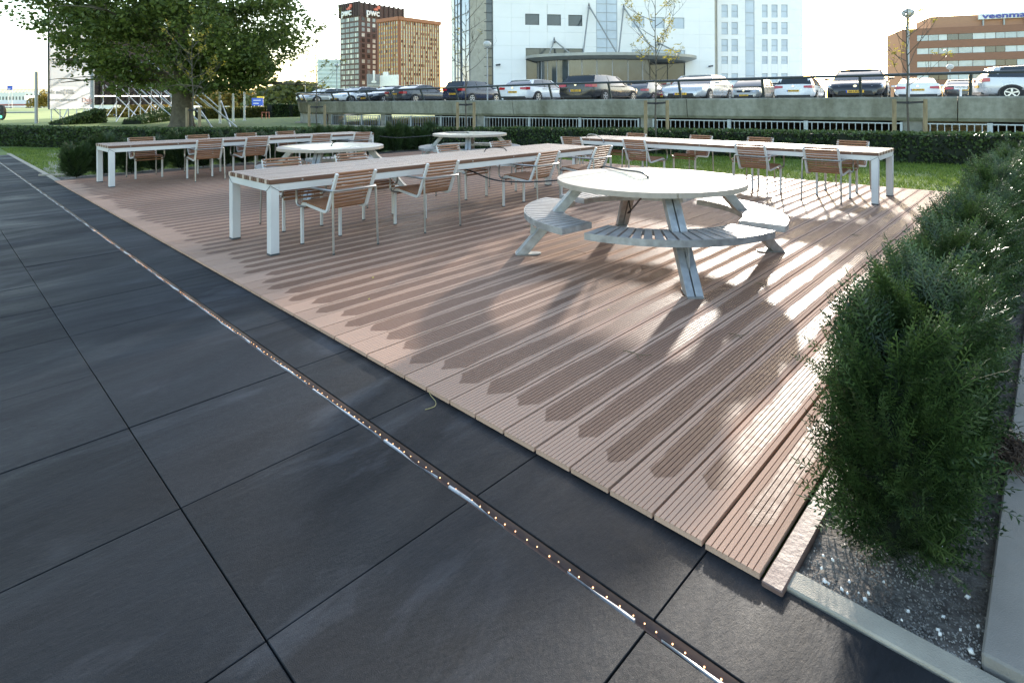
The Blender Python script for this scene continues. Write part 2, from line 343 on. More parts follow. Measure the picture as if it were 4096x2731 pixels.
# sunlit lawn beyond the hedge, gently domed
mb = MB(); nx, ny = 26, 26; vs = []
for j in range(ny+1):
    for i in range(nx+1):
        r = -40 + 62*i/nx; f = 15 + 45*j/ny
        e = max(0, min(1, (f-18)/14))*max(0, min(1, (60-f)/10))
        ins = (r-20.6)*.58*1.0+(f-10.6)*.815 > .2 and r > -10.9-.0 or (r > -14 and f > 35)
        vs.append(W(r, f, -.3 if ins else -.09 + .22*e + .03*mnoise.noise(Vector((r*.2, f*.2, 0)))))
mb.add(vs, [(j*(nx+1)+i, j*(nx+1)+i+1, (j+1)*(nx+1)+i+1, (j+1)*(nx+1)+i) for j in range(ny) for i in range(nx)])
tag(mb.build('rear_lawn', mGRASS, smooth=True), kind='structure')
sheet('motorway', [W(-260, 236), W(-30, 236), W(-30, 262), W(-260, 262)], -.10, mASPH)
sheet('access_road', [W(-30, 44, .02), W(-19, 62, .02), W(-8, 130, .02), W(-16, 130, .02), W(-27, 64, .02), W(-38, 46, .02)], -.02, mASPH)

# paving of dark slabs
PZ = -.022
pave = MB().box(-21.2, 3.0, -3.0, 1.655, -.12, PZ-.03).build('paving', mDARK); tag(pave, kind='structure')
def slabmesh(w, d, seed):
    r = random.Random(seed); mb = MB(); x, y = w/2-.0018, d/2-.0018
    mb.box(-x, x, -y, y, -.03, 0); return mb.mesh('paving_slab', mSLATE, bevel=.0016)
PIT = .6797; X0 = -.761
sq = slabmesh(PIT, PIT, 1); half = slabmesh(PIT, .332, 2)
for k in range(-31, 6):
    xc = X0+(k+.5)*PIT
    if xc-PIT/2 > -20.9:
        link('paving_slab', half, pave, (xc, 1.319+.333/2+.0, PZ))
    for j in range(5):
        yc = 1.279-PIT*(j+.5)
        d = random.uniform(-.0015, .0015)
        o = link('paving_slab', sq, pave, (xc, yc, PZ+d))
# light slot between the slabs
slot = thing('light_channel', 'narrow copper-brown channel with warm bulbs set between the dark slabs', 'light strip', (0, 0, 0))
mCOPPER = M('copper_channel', (.10, .06, .045), .45, .4, .4, 9, rvar=.12, stretch=(1, 6, 1))
mPLAST = M('clear_plastic_edge', (.42, .43, .44), .35, 0, .35, 25)
mLED = emit('warm_bulb', (1.0, .50, .22), 1.3)
mb = MB()
xs = np.linspace(-20.8, 1.0, 220)
prof = lambda x: [(x, 1.2805, PZ-.004), (x, 1.2845, PZ-.013), (x, 1.290, PZ-.0185), (x, 1.305, PZ-.019), (x, 1.313, PZ-.012), (x, 1.3165, PZ-.002)]
mb.loft([prof(x) for x in xs], caps=False); mb.build('channel', mCOPPER, slot, smooth=True)
mb = MB(); r_ = random.Random(3)
def coverstrip(x0, x1, amp, name='plastic_cover'):
    m2 = MB(); n = max(6, int((x1-x0)/.02)); ph = r_.uniform(0, 9); secs = []
    for i in range(n+1):
        x = x0+(x1-x0)*i/n; y = 1.2845+amp*(.5+.5*math.sin(x*9+ph)+.35*math.sin(x*31+ph)); w = .003+.0022*math.sin(x*17+ph)
        z = PZ-.001+.0035*math.sin(x*13+ph)*min(1, amp*200)
        secs.append([(x, y-w, z-.006), (x, y-w*.3, z), (x, y+w, z-.001), (x, y+w*.9, z-.010)])
    m2.loft(secs, close=True); m2.build(name, mPLAST, slot, smooth=True)
for a, b, amp in ((-20.5, -12, .012), (-11.8, -8.2, .012), (-8.1, -6.35, .010), (-6.2, -5.5, .014), (-5.4, -4.6, .008), (-4.5, -3.3, .006), (-3.2, -2.62, .004), (-2.55, -1.98, .002), (-1.95, -1.62, .006), (-1.55, -1.28, .004), (-1.02, -.8, .003), (-.72, -.55, .002)):
    coverstrip(a, b, amp)
led = bpy.data.meshes.new('b'); mbl = MB().lathe([(.0008, 0), (.0021, .0012), (.0021, .003), (.001, .004)], 8); ledm = mbl.mesh('bulb', mLED, smooth=True)
x = -.45
while x > -7.6:
    link('bulb', ledm, slot, (x, 1.3085+random.uniform(-.0015, .0015), PZ-.0185)); x -= random.choice((.034, .042, .046, .05))
# concrete kerbs beside the strip
k1 = MB().box(-20.9, -12.70, 1.655, 1.731, -.12, -.012).build('kerb', mCONC, bevel=.004); tag(k1, kind='structure')
k2 = MB().box(-.575, 3.0, 1.656, 1.731, -.12, -.014).build('kerb', mCONC, bevel=.004); tag(k2, kind='structure')
k3 = MB().box(-.132, 3.0, 1.748, 30, -.12, .012).build('pavement', mPLINTH, bevel=.005); tag(k3, kind='structure')

# ------------------------------------------------------------------ deck of grooved boards
DX0, DX1, DY0, DY1 = -12.64, -.603, 1.631, 10.24
deck = MB().box(DX0+.02, DX1-.02, DY0+.03, DY1-.02, -.16, -.10).build('deck', mDARK); tag(deck, kind='structure')
NB = 71; BP = (DX1-DX0)/NB
def boardmesh(length):
    w = BP-.0105; hw = w/2; th = .0185; ng = 8; gw, gd = .0034, .0045; pts = [(-hw, -.001)]
    for g in range(ng):
        c = -hw + w*(g+1)/(ng+1); pts += [(c-gw/2, 0), (c-gw/2+.0006, -gd), (c+gw/2-.0006, -gd), (c+gw/2, 0)]
    pts += [(hw, -.001), (hw, -th)]
    pts += [(-hw, -th)]
    n = len(pts); mb = MB(); mb.add([(x, -length/2, z) for x, z in pts]+[(x, length/2, z) for x, z in pts],
        [tuple(range(n))[::-1], tuple(range(n, 2*n))]+[(i, (i+1) % n, n+(i+1) % n, n+i) for i in range(n)])
    return mb.mesh('deck_board', mDECK)
DL = DY1-DY0
cuts = [(.42,), (.70,), (.28,), (.58,)]; meshes = {}
for i in range(NB):
    xc = DX1-(i+.5)*BP; c = [0.0]+[DL*t for t in cuts[i % 4]]+[DL]
    for a, b in zip(c[:-1], c[1:]):
        ln = round(b-a-.003, 4)
        if ln not in meshes: meshes[ln] = boardmesh(ln)
        o = link('deck_board', meshes[ln], deck, (xc+random.uniform(-.001, .001), DY0+(a+b)/2, random.uniform(-.0012, .0008)))
        o.rotation_euler = (0, 0, random.uniform(-.0003, .0003))
tr = MB().box(DX1+.006, DX1+.062, DY0-.012, DY1, -.06, -.008).build('edging_board', mTRIM, deck, bevel=.003)
tr = MB().box(DX0-.06, DX0-.006, DY0, DY1, -.06, -.008).build('edging_board', mTRIM, deck, bevel=.003)
tr = MB().box(DX0, DX1, DY1+.006, DY1+.05, -.06, -.012).build('edging_board', mTRIM, deck, bevel=.003)
# planting bed soil
def soilbed(x0, x1, y0, y1, z, st=.05):
    nx = max(3, int((x1-x0)/st)); ny = max(3, int((y1-y0)/st)); mb = MB()
    vs = [(x0+(x1-x0)*i/nx, y0+(y1-y0)*j/ny, z+.022*mnoise.noise(Vector((i*.35, j*.35, x0)))+.012*mnoise.noise(Vector((i*1.1, j*1.1, 3)))) for j in range(ny+1) for i in range(nx+1)]
    mb.add(vs, [(j*(nx+1)+i, j*(nx+1)+i+1, (j+1)*(nx+1)+i+1, (j+1)*(nx+1)+i) for j in range(ny) for i in range(nx)])
    return tag(mb.build('soil_bed', mSOIL, smooth=True), kind='structure')
soilbed(-.54, -.133, 1.732, 12, -.03)
soilbed(-13.5, -12.70, 1.75, 10.4, -.035, .1)
# grains, shells and crumbs on the soil
mGRAIN = M('grit', (.10, .09, .08), .9, scale=4, world=True, col2=(.42, .40, .36), detail=2)
oct_v = [(1,0,0),(-1,0,0),(0,1,0),(0,-1,0),(0,0,.7),(0,0,-.7)]; oct_f = [(0,2,4),(2,1,4),(1,3,4),(3,0,4),(2,0,5),(1,2,5),(3,1,5),(0,3,5)]
n = 9000; px = rng.uniform(-.53, -.135, n); py = 1.735+rng.power(.6, n)**1.5*3.5
pos = np.stack([px, py, rng.uniform(-.045, -.018, n)], 1)
V, Fq = scatter(oct_v, oct_f, pos, frames(rng.normal(size=(n, 3))), rng.uniform(.0012, .0042, n))
tag(link('grit', bigmesh('grit', V, Fq, mGRAIN)), 'loose sandy grit scattered over the soil of the planting bed', 'grit', kind='stuff')
mSHELL = M('shell', (.72, .71, .67), .5, var=.1)
n = 46; px = rng.uniform(-.5, -.14, n); py = 1.75+rng.power(.7, n)**2*1.8
V, Fq = scatter(oct_v, oct_f, np.stack([px, py, rng.uniform(-.025, -.012, n)], 1), frames(rng.normal(size=(n, 3))), rng.uniform(.003, .0095, n))
tag(link('shell_grit', bigmesh('shell_grit', V*np.array([1, 1, 1]), Fq, mSHELL)), 'white shell fragments lying on the grey soil', 'shells', kind='stuff')
# lump of dug roots at the kerb
mROOT = M('root_fibre', (.07, .045, .03), .95, scale=20, var=.4)
mb = MB(); r_ = random.Random(5)
for k in range(150):
    a = r_.uniform(0, 6.28); c = Vector((-.125+r_.gauss(0, .03), 2.78+r_.gauss(0, .07), .0)); p = [c+Vector((math.cos(a+t*.6)*.02*t, math.sin(a+t*.6)*.03*t, .012+.02*math.sin(t)+r_.uniform(0, .03))) for t in range(4)]
    mb.tube(p, .0022, 3)
tag(mb.build('root_clump', mROOT), 'tangle of brown dug-up roots lying on the pavement edge', 'roots')

# ------------------------------------------------------------------ long slatted tables
TW, TLEN, TZ = .95, 4.86, .662
def make_table():
    t = thing('long_table', 'x', 'table')
    hw, hl = TW/2, TLEN/2; ns = 17; sw = .036; zt = TZ
    legm = None
    for sx in (-1, 1):
        for sy in (-1, 1):
            l = MB(); x0, x1 = sorted((sx*hw, sx*(hw-.078))); y0, y1 = sorted((sy*hl, sy*(hl-.078)))
            l.box(x0, x1, y0, y1, .014, zt-.075); lo = l.build('leg', mALU, t, bevel=.003)
            c = MB().box(x0-.001, x1+.001, y0-.001, y1+.001, 0, .0135).build('foot_cap', mCAP, lo)
            # mitred bracket seam
            g = MB(); g.bar((sx*(hw+.0012), sy*(hl-.002), zt-.052), (sx*(hw+.0012), sy*(hl-.080), zt-.105), .003, .004)
            g.bar((sx*(hw-.002), sy*(hl+.0012), zt-.052), (sx*(hw-.080), sy*(hl+.0012), zt-.105), .003, .004, (0, 1, 0)); g.build('seam', mCAP, lo)
    for sx in (-1, 1):
        MB().box(*sorted((sx*(hw-.002), sx*(hw-.045))), -hl+.079, hl-.079, zt-.105, zt-.042).build('side_rail', mALU, t, bevel=.002)
    for sy in (-1, 1):
        MB().box(-hw+.079, hw-.079, *sorted((sy*(hl-.002), sy*(hl-.045))), zt-.105, zt-.042).build('end_rail', mALU, t, bevel=.002)
    for sx in (-1, 1):
        for sy in (-1, 1):
            MB().box(*sorted((sx*(hw-.001), sx*(hw-.078))), *sorted((sy*(hl-.001), sy*(hl-.078))), zt-.0745, zt-.042).build('corner_block', mALU, t, bevel=.002)
    for k in range(3):
        y = -hl+TLEN*(k+1)/4; MB().box(-hw+.045, hw-.045, y-.03, y+.03, zt-.095, zt-.042).build('cross_bar', mALU, t)
    # slats, three lengths per row with staggered joints; the outer rows are seen edge on
    pitch = (TW)/ns; r_ = random.Random(11); cache = {}
    for i in range(ns):
        x = -hw+pitch*(i+.5); c = r_.choice(((.37, .71), (.30, .64), (.42, .75), (.33, .68)))
        if i in (0, ns-1): c = (.36, .70)
        ends = [-hl-.006]+[-hl+TLEN*a for a in c]+[hl+.006]
        for a, b in zip(ends[:-1], ends[1:]):
            ln = round(b-a-.003, 3)
            if ln not in cache:
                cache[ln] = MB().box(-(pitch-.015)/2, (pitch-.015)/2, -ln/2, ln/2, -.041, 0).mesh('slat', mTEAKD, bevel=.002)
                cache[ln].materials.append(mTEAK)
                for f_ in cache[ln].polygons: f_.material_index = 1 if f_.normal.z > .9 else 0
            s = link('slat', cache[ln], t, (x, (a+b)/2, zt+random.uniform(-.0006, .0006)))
    bolt = MB().lathe([(.0015, .0), (.009, .0), (.009, .003), (.004, .004)], 10).mesh('bolt', mSTEEL)
    edge = {}
    for sx in (-1, 1):
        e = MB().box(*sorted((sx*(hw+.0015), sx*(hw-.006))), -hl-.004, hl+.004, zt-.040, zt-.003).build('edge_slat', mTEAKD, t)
        for k in range(7):
            b = link('bolt', bolt, e, (sx*(hw+.0012), -hl+TLEN*(k+.42)/7, zt-.021)); b.rotation_euler = (0, sx*R(90), 0)
    for sy in (-1, 1):
        for i in range(ns):
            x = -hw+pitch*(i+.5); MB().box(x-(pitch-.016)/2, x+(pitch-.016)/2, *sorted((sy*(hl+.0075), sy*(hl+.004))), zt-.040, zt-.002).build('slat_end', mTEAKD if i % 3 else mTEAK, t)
    return t
table0 = make_table(); tt = treeof(table0)
table0.location = (-5.405, 2.105+TLEN/2, 0); tag(table0, 'long slatted table in mid deck, joined by black cable to the round table', 'table', 'long slatted tables')
t2 = copytree(table0, None, tt); t2.location = (-11.365, 2.085+TLEN/2, 0); tag(t2, 'long slatted table in front of the row of yew shrubs', 'table', 'long slatted tables')
t3 = copytree(table0, None, tt); t3.location = (-1.615-TLEN/2, 8.845, 0); t3.rotation_euler = (0, 0, R(90)); tag(t3, 'long slatted table standing along the lawn edge of the deck', 'table', 'long slatted tables')

# ------------------------------------------------------------------ armchairs
def arc(cx, cz, r, a0, a1, n=6): return [(cx+r*math.cos(R(a0+(a1-a0)*i/n)), cz+r*math.sin(R(a0+(a1-a0)*i/n))) for i in range(n+1)]
def make_chair():
    t = thing('slatted_armchair', 'x', 'chair')
    hy = .205
    # side profile: leg, rounded knee, seat falling to the back, curve, leaning back
    prof = [(.288, .008), (.288, .335)]+arc(.243, .340, .045, 0, 95, 6)[1:]+[(.20, .3835), (-.09, .352)]+arc(-.105, .402, .05, 278, 200, 6)[1:]+[(-.296, .705)]
    for s in (-1, 1):
        MB().ribbon(prof, .026, .026, off=s*hy).build('side_frame', mALU, t, bevel=.002)
    cap = MB().box(.274, .302, -.0145, .0145, 0, .0085).mesh('foot_cap', mCAP)
    for s in (-1, 1): link('foot_cap', cap, t, (0, s*hy, 0))
    # slats across the frames
    path = [Vector((x, 0, z)) for x, z in prof[1:]]
    L_ = [0]
    for a, b in zip(path[:-1], path[1:]): L_.append(L_[-1]+(b-a).length)
    def at_len(l):
        for i in range(len(path)-1):
            if L_[i+1] >= l: u = (l-L_[i])/(L_[i+1]-L_[i]); return path[i].lerp(path[i+1], u), (path[i+1]-path[i]).normalized()
        return path[-1], (path[-1]-path[-2]).normalized()
    sm = MB().box(-.0105, .0105, -hy-.008, hy+.008, -.009, .009).mesh('s', mSLAT, bevel=.003)
    knob = MB().lathe([(.002, .0), (.008, .0), (.008, .004), (.004, .006)], 8).mesh('screw_head', mSTEEL)
    l = -.015+.02; tot = L_[-1]; k = 0
    kneeend = L_[7]; seatend = L_[9]
    pos = [0.0, .030, .062]+[kneeend+.012+i*.0315 for i in range(10)]
    b0 = L_[-2]-.015; nb = 11
    pos += [b0+(tot-.012-b0)*i/(nb-1) for i in range(nb)]
    for i, l in enumerate(pos):
        p, d = at_len(l); nrm = Vector((d.z, 0, -d.x)) if False else Vector((-d.z, 0, d.x))
        side = 1
        front = i < 3; back = i >= len(pos)-nb
        q = p + nrm*(-.0225 if not back else -.0225)
        # slats sit on the sitter's side of the frame
        nn = Vector((-d.z, 0, d.x)); q = p - nn*.021*(1 if True else 0)
        if front: q = p - nn*.021
        ang = math.atan2(d.z, d.x)
        name = 'back_slat' if back else ('front_slat' if front else 'seat_slat')
        o = link(name, sm, t, q); o.rotation_euler = (0, -ang, 0)
        if back and i % 1 == 0:
            for s in (-1, 1):
                kn = link('screw_head', knob, t, q-nn*.009+Vector((0, s*(hy-.01), 0))); kn.rotation_euler = (0, math.atan2(-nn.x, -nn.z), 0)
    # arm loop: stainless tube
    az = .552; hw = .232
    lo = []
    for s in (-1, 1):
        a = [Vector((.225, s*(hy-.0), .362)), Vector((.275, s*(hy+.018), .360)), Vector((.315, s*(hw), .368)), Vector((.337, s*hw, .395)), Vector((.340, s*hw, .43)), Vector((.338, s*hw, az-.05)), Vector((.325, s*hw, az-.018)), Vector((.295, s*hw, az-.004)), Vector((.25, s*hw, az)), Vector((-.20, s*hw, az)), Vector((-.262, s*(hw-.008), az)), Vector((-.285, s*(hw-.04), az))]
        lo.append(a)
    MB().tube(lo[0]+lo[1][::-1], .0105, 8).build('arm_loop', mSTEEL, t, smooth=True)
    for s in (-1, 1):
        MB().tube([(-.262, s*(hw-.004), az), (-.285, s*(hw+.004), .012)], .0105, 8).build('rear_leg', mSTEEL, t, smooth=True)
        MB().tube([(-.2852, s*(hw+.004), .0125), (-.2855, s*(hw+.004), 0)], .0115, 8).build('foot_cap', mCAP, t)
    return t
ch0 = make_chair(); cht = treeof(ch0)
ORD = ['first', 'second', 'third', 'fourth']
rows = [
 ('armchair from the paving, round-table side of the middle long table', 180, [(-4.87, 2.72), (-4.92, 3.79), (-4.80, 5.36), (-4.80, 6.53)]),
 ('armchair from the paving, yew side of the middle long table', 0, [(-6.05, 2.82), (-5.98, 3.68), (-6.10, 5.33), (-6.08, 6.36)]),
 ('armchair from the paving, inner side of the yew-side long table', 180, [(-10.81, 3.47), (-10.78, 4.25), (-10.74, 5.50), (-10.75, 6.40)]),
 ('armchair from the paving, between yews and the yew-side long table', 0, [(-11.99, 2.84), (-12.0, 3.82), (-11.92, 4.69), (-11.99, 5.58)]),
 ('armchair from the hoop end, deck side of the lawn-edge long table', 90, [(-6.12, 8.15), (-4.87, 8.20), (-3.09, 8.35), (-2.21, 8.41)]),
 ('armchair from the hoop end, lawn side of the lawn-edge long table', 270, [(-5.87, 9.32), (-4.62, 9.44), (-3.60, 9.51), (-2.24, 9.55)])]
first = True
for desc, rz, spots in rows:
    for i, (x, y) in enumerate(spots):
        o = ch0 if first else copytree(ch0, None, cht); first = False
        o.location = (x, y, 0); o.rotation_euler = (0, 0, R(rz+random.uniform(-4, 4)))
        tag(o, f'{ORD[i]} slatted {desc}', 'chair', 'slatted armchairs at the long tables')

# ------------------------------------------------------------------ round picnic tables with four curved benches
def make_picnic():
    t = thing('round_picnic_table', 'x', 'picnic table')
    zt = .652; Rt = .805; th = .042
    # top: square perforated panel in four circle segments
    q = .56
    pn = MB().box(-q, q, -q, q, zt-th, zt-.0015).build('top_panel', mPANEL, t, bevel=.002)
    hole = MB()
    mDOT = M('perforation', (.25, .23, .20), .8)
    hv = MB().lathe([(.0002, 0), (.0042, 0), (.0042, .0008), (.0002, .0010)], 6)
    bv = np.array(hv.v); tri = []
    for f in hv.f:
        for k in range(1, len(f)-1): tri.append((f[0], f[k], f[k+1]))
    gx = np.linspace(-.50, .50, 22); pts = np.array([(x+(.012 if j % 2 else -.012), y, zt-.0012) for j, y in enumerate(gx) for x in gx if abs(x) > .06 or abs(y) > .06])
    V, Fq = scatter(bv, tri, pts, np.repeat(np.eye(3)[None], len(pts), 0), np.ones(len(pts)))
    po = link('perforation', bigmesh('perforation', V, Fq, mDOT), pn); po['kind'] = 'stuff'
    MB().box(-.075, .075, -.022, .022, zt-.0014, zt-.0004).build('cable_slot', mRUB, pn)
    for k in range(4):
        a0 = 45+90*k; seg = []
        ins = q+.002
        ca = math.degrees(math.acos(min(1, ins/Rt)))
        # segment k lies beyond side k of the square
        n = 26; ang = [90*k-ca+2*ca*i/n for i in range(n+1)]
        ang = [a for a in ang]
        poly = [(Rt*math.cos(R(a)), Rt*math.sin(R(a))) for a in [90*k-44.6+89.2*i/n for i in range(n+1)]]
        # corner pieces: clip by the square side: outline back along the panel
        rot = lambda x, y: (x*math.cos(R(90*k))-y*math.sin(R(90*k)), x*math.sin(R(90*k))+y*math.cos(R(90*k)))
        poly += [rot(ins, ins-.003), rot(ins, -ins+.003)]
        MB().prism(poly, zt-th, zt).build('top_segment', mTOP, t, smooth=True)
    # under-frame ring
    for k in range(4):
        a = R(45+90*k); c, s = math.cos(a), math.sin(a)
        P = lambda r, y, z: (r*c-y*s, r*s+y*c, z)
        foot_r, top_r = 1.125, .60
        # two flat steel angles with a slot between them
        lg = MB()
        for yy in (-.031, .031):
            w = .052
            v = [P(foot_r-.05, yy-w/2, .012), P(foot_r+.05, yy-w/2, .012), P(foot_r+.05, yy+w/2, .012), P(foot_r-.05, yy+w/2, .012),
                 P(top_r-.05, yy-w/2, zt-th-.006), P(top_r+.05, yy-w/2, zt-th-.006), P(top_r+.05, yy+w/2, zt-th-.006), P(top_r-.05, yy+w/2, zt-th-.006)]
            lg.add(v, [(3,2,1,0),(4,5,6,7),(0,1,5,4),(1,2,6,5),(2,3,7,6),(3,0,4,7)])
        lgo = lg.build('leg', mGALV, t, bevel=.003)
        MB().add([P(foot_r-.02, -.004, .02), P(foot_r-.02, .004, .02), P(top_r, .004, .55), P(top_r, -.004, .55)], [(0, 1, 2, 3)]).build('leg_slot', mCAP, lgo)
        ft = MB(); ft.prism([(foot_r-.13+.04*math.cos(u), .04*math.sin(u)) for u in [R(90+180*i/8) for i in range(9)]]+[(foot_r+.055, -.055), (foot_r+.055, .055)], 0, .0115, lambda x, y, z: P(x, y, z)); ft.build('base_plate', mGALV, lgo)
        MB().bar(P(top_r+.04, 0, zt-th-.022), P(.10, 0, zt-th-.022), .045, .038).build('top_arm', mGALV, t)
        # bracket carrying the bench: triangular plate with a round hole
        outer = [(foot_r-.012-.52*(.30/.61), .345), (1.07, .345), (1.04, .325), (foot_r-.07, .13), (foot_r-.10, .13)]
        br = MB(); hc, hr = (.985, .272), .048; n = 20
        ring = [(hc[0]+hr*math.cos(2*math.pi*i/n), hc[1]+hr*math.sin(2*math.pi*i/n)) for i in range(n)]
        # outline sampled by direction from the hole centre
        def hit(dx, dz):
            best = 9
            for i in range(len(outer)):
                (x1, z1), (x2, z2) = outer[i], outer[(i+1) % len(outer)]; ex, ez = x2-x1, z2-z1; det = dx*(-ez)+dz*ex
                if abs(det) < 1e-9: continue
                tt_ = ((x1-hc[0])*(-ez)+(z1-hc[1])*ex)/det; uu = (dx*(z1-hc[1])-dz*(x1-hc[0]))/det
                if tt_ > 0 and -.001 <= uu <= 1.001: best = min(best, tt_)
            return best if best < 9 else hr*1.5
        out = []
        for i in range(n):
            dx, dz = math.cos(2*math.pi*i/n), math.sin(2*math.pi*i/n); b = max(hit(dx, dz), hr+.008); out.append((hc[0]+dx*b, hc[1]+dz*b))
        vs = [P(x, yy, z) for yy in (-.004, .004) for lst in (ring, out) for x, z in lst]
        fs = []
        for i in range(n):
            j = (i+1) % n
            fs += [(i, j, n+j, n+i), (2*n+i, 3*n+i, 3*n+j, 2*n+j), (i, 2*n+i, 2*n+j, j), (n+i, n+j, 3*n+j, 3*n+i)]
        br.add(vs, fs); br.build('bracket', mGALV, t)
        # bench
        zb = .378; r0, r1 = .765, 1.10; half = 39.5; n = 28
        fr = MB()
        def band(rad, ya, yb, wid):
            vs = []; 
            for i in range(n+1):
                aa = a+R(-half+2*half*i/n)
                for rr in (rad-wid/2, rad+wid/2):
                    for zz in (ya, yb): vs.append((rr*math.cos(aa), rr*math.sin(aa), zz))
            fs = []
            for i in range(n):
                b, d = 4*i, 4*i+4
                fs += [(b, d, d+1, b+1), (b+2, b+3, d+3, d+2), (b+1, d+1, d+3, b+3), (b, b+2, d+2, d)]
            fs += [(0, 1, 3, 2), (4*n, 4*n+2, 4*n+3, 4*n+1)]; fr.add(vs, fs)
        band(r0, zb-.052, zb-.004, .006); band(r1, zb-.052, zb-.001, .006)
        for e in (-1, 1):
            aa = a+R(e*half); d = Vector((math.cos(aa), math.sin(aa), 0)); fr.bar(d*r0+Vector((0, 0, zb-.028)), d*r1+Vector((0, 0, zb-.028)), .006, .046)
        for e in (-.5, 0, .5):
            aa = a+R(e*half); d = Vector((math.cos(aa), math.sin(aa), 0)); fr.bar(d*r0+Vector((0, 0, zb-.034)), d*r1+Vector((0, 0, zb-.034)), .03, .02)
        bo = fr.build('bench', mGALV, t)
        ns = 18
        for i in range(ns):
            aa = a+R(-half+2*half*(i+.5)/ns); wi = r0*R(2*half/ns)-.015; wo = r1*R(2*half/ns)-.021
            mbs = MB().add([(r0+.006, -wi/2, zb-.022), (r1-.006, -wo/2, zb-.022), (r1-.006, wo/2, zb-.022), (r0+.006, wi/2, zb-.022), (r0+.006, -wi/2, zb), (r1-.006, -wo/2, zb), (r1-.006, wo/2, zb), (r0+.006, wi/2, zb)],
                [(3,2,1,0),(4,5,6,7),(0,1,5,4),(1,2,6,5),(2,3,7,6),(3,0,4,7)])
            if 'bslat' not in KIDS: KIDS['bslat'] = mbs.mesh('bench_slat', mBENCH, bevel=.0015)
            o = link('bench_slat', KIDS['bslat'], bo); o.rotation_euler = (0, 0, aa)
    return t
p1 = make_picnic(); pt = treeof(p1)
p1.location = (-2.58, 4.435, 0); tag(p1, 'round picnic table with cream perforated top, alone on open boards', 'picnic table', 'round picnic tables')
p2 = copytree(p1, None, pt); p2.location = (-8.27, 4.50, 0); tag(p2, 'round picnic table between the two parallel long tables', 'picnic table', 'round picnic tables')
p3 = copytree(p1, None, pt); p3.location = (-9.2, 8.28, 0); tag(p3, 'round picnic table at the back of the deck in front of the clipped hedge', 'picnic table', 'round picnic tables')

# cables
def smooth_path(pts, n=10):
    pts = [Vector(p) for p in pts]; out = []
    for i in range(len(pts)-1):
        p0, p1_, p2_, p3_ = pts[max(i-1, 0)], pts[i], pts[i+1], pts[min(i+2, len(pts)-1)]
        for k in range(n):
            u = k/n; out.append(.5*((2*p1_)+(p2_-p0)*u+(2*p0-5*p1_+4*p2_-p3_)*u*u+(3*p1_-p0-3*p2_+p3_)*u**3))
    return out+[pts[-1]]
c = smooth_path([(-2.60, 4.43, .63), (-2.60, 4.44, .668), (-2.72, 4.50, .690), (-2.98, 4.66, .672), (-3.24, 4.80, .668), (-3.36, 4.86, .662), (-3.46, 4.90, .60), (-3.75, 5.0, .50), (-4.2, 5.1, .415), (-4.55, 4.95, .38), (-4.85, 4.75, .40), (-5.1, 4.6, .50), (-5.25, 4.5, .555)])
tag(MB().tube(c, .0085, 8).build('power_cable', mRUB, smooth=True), 'black cable looping from the round table top under the long table', 'cable')
c = smooth_path([(-2.60, 4.43, .61), (-2.75, 4.62, .47), (-3.0, 4.88, .30), (-3.12, 4.99, .22), (-3.13, 4.96, .20), (-3.09, 4.95, .23), (-3.14, 5.0, .30), (-3.10, 4.90, .55)])
tag(MB().tube(c, .0085, 8).build('power_cable', mRUB, smooth=True), 'black cable knotted round the leg beneath the cream table top', 'cable')
c = smooth_path([(-10.6, 6.9, .60), (-10.3, 7.2, .565), (-9.9, 7.7, .60), (-9.6, 8.0, .655), (-9.3, 8.22, .672), (-9.2, 8.28, .645)])
tag(MB().tube(c, .008, 8).build('power_cable', mRUB, smooth=True), 'dark cable stretched from the round table at the back to the yew-side table', 'cable')
c = smooth_path([(-5.55, 5.25, .655), (-5.55, 5.3, .70), (-5.5, 5.4, .712), (-5.42, 5.5, .70), (-5.40, 5.53, .655)])
tag(MB().tube(c, .007, 8).build('power_cable', mRUB, smooth=True), 'short dark cable loop standing up from the middle long table top', 'cable')
c = smooth_path([(-8.27, 4.5, .645), (-8.25, 4.53, .70), (-8.18, 4.66, .722), (-8.0, 4.9, .715)])
tag(MB().tube(c, .007, 8).build('power_cable', mRUB, smooth=True), 'short cable end rising from the round table between the long tables', 'cable')
c = smooth_path([(-6.30, 8.55, .62), (-6.2, 8.5, .72), (-6.0, 8.45, .725), (-5.8, 8.38, .66), (-5.75, 8.34, .60)])
tag(MB().tube(c, .009, 8).build('cable_hoop', mSTEEL, smooth=True), 'bent steel hoop over the end of the lawn-side long table', 'hoop')

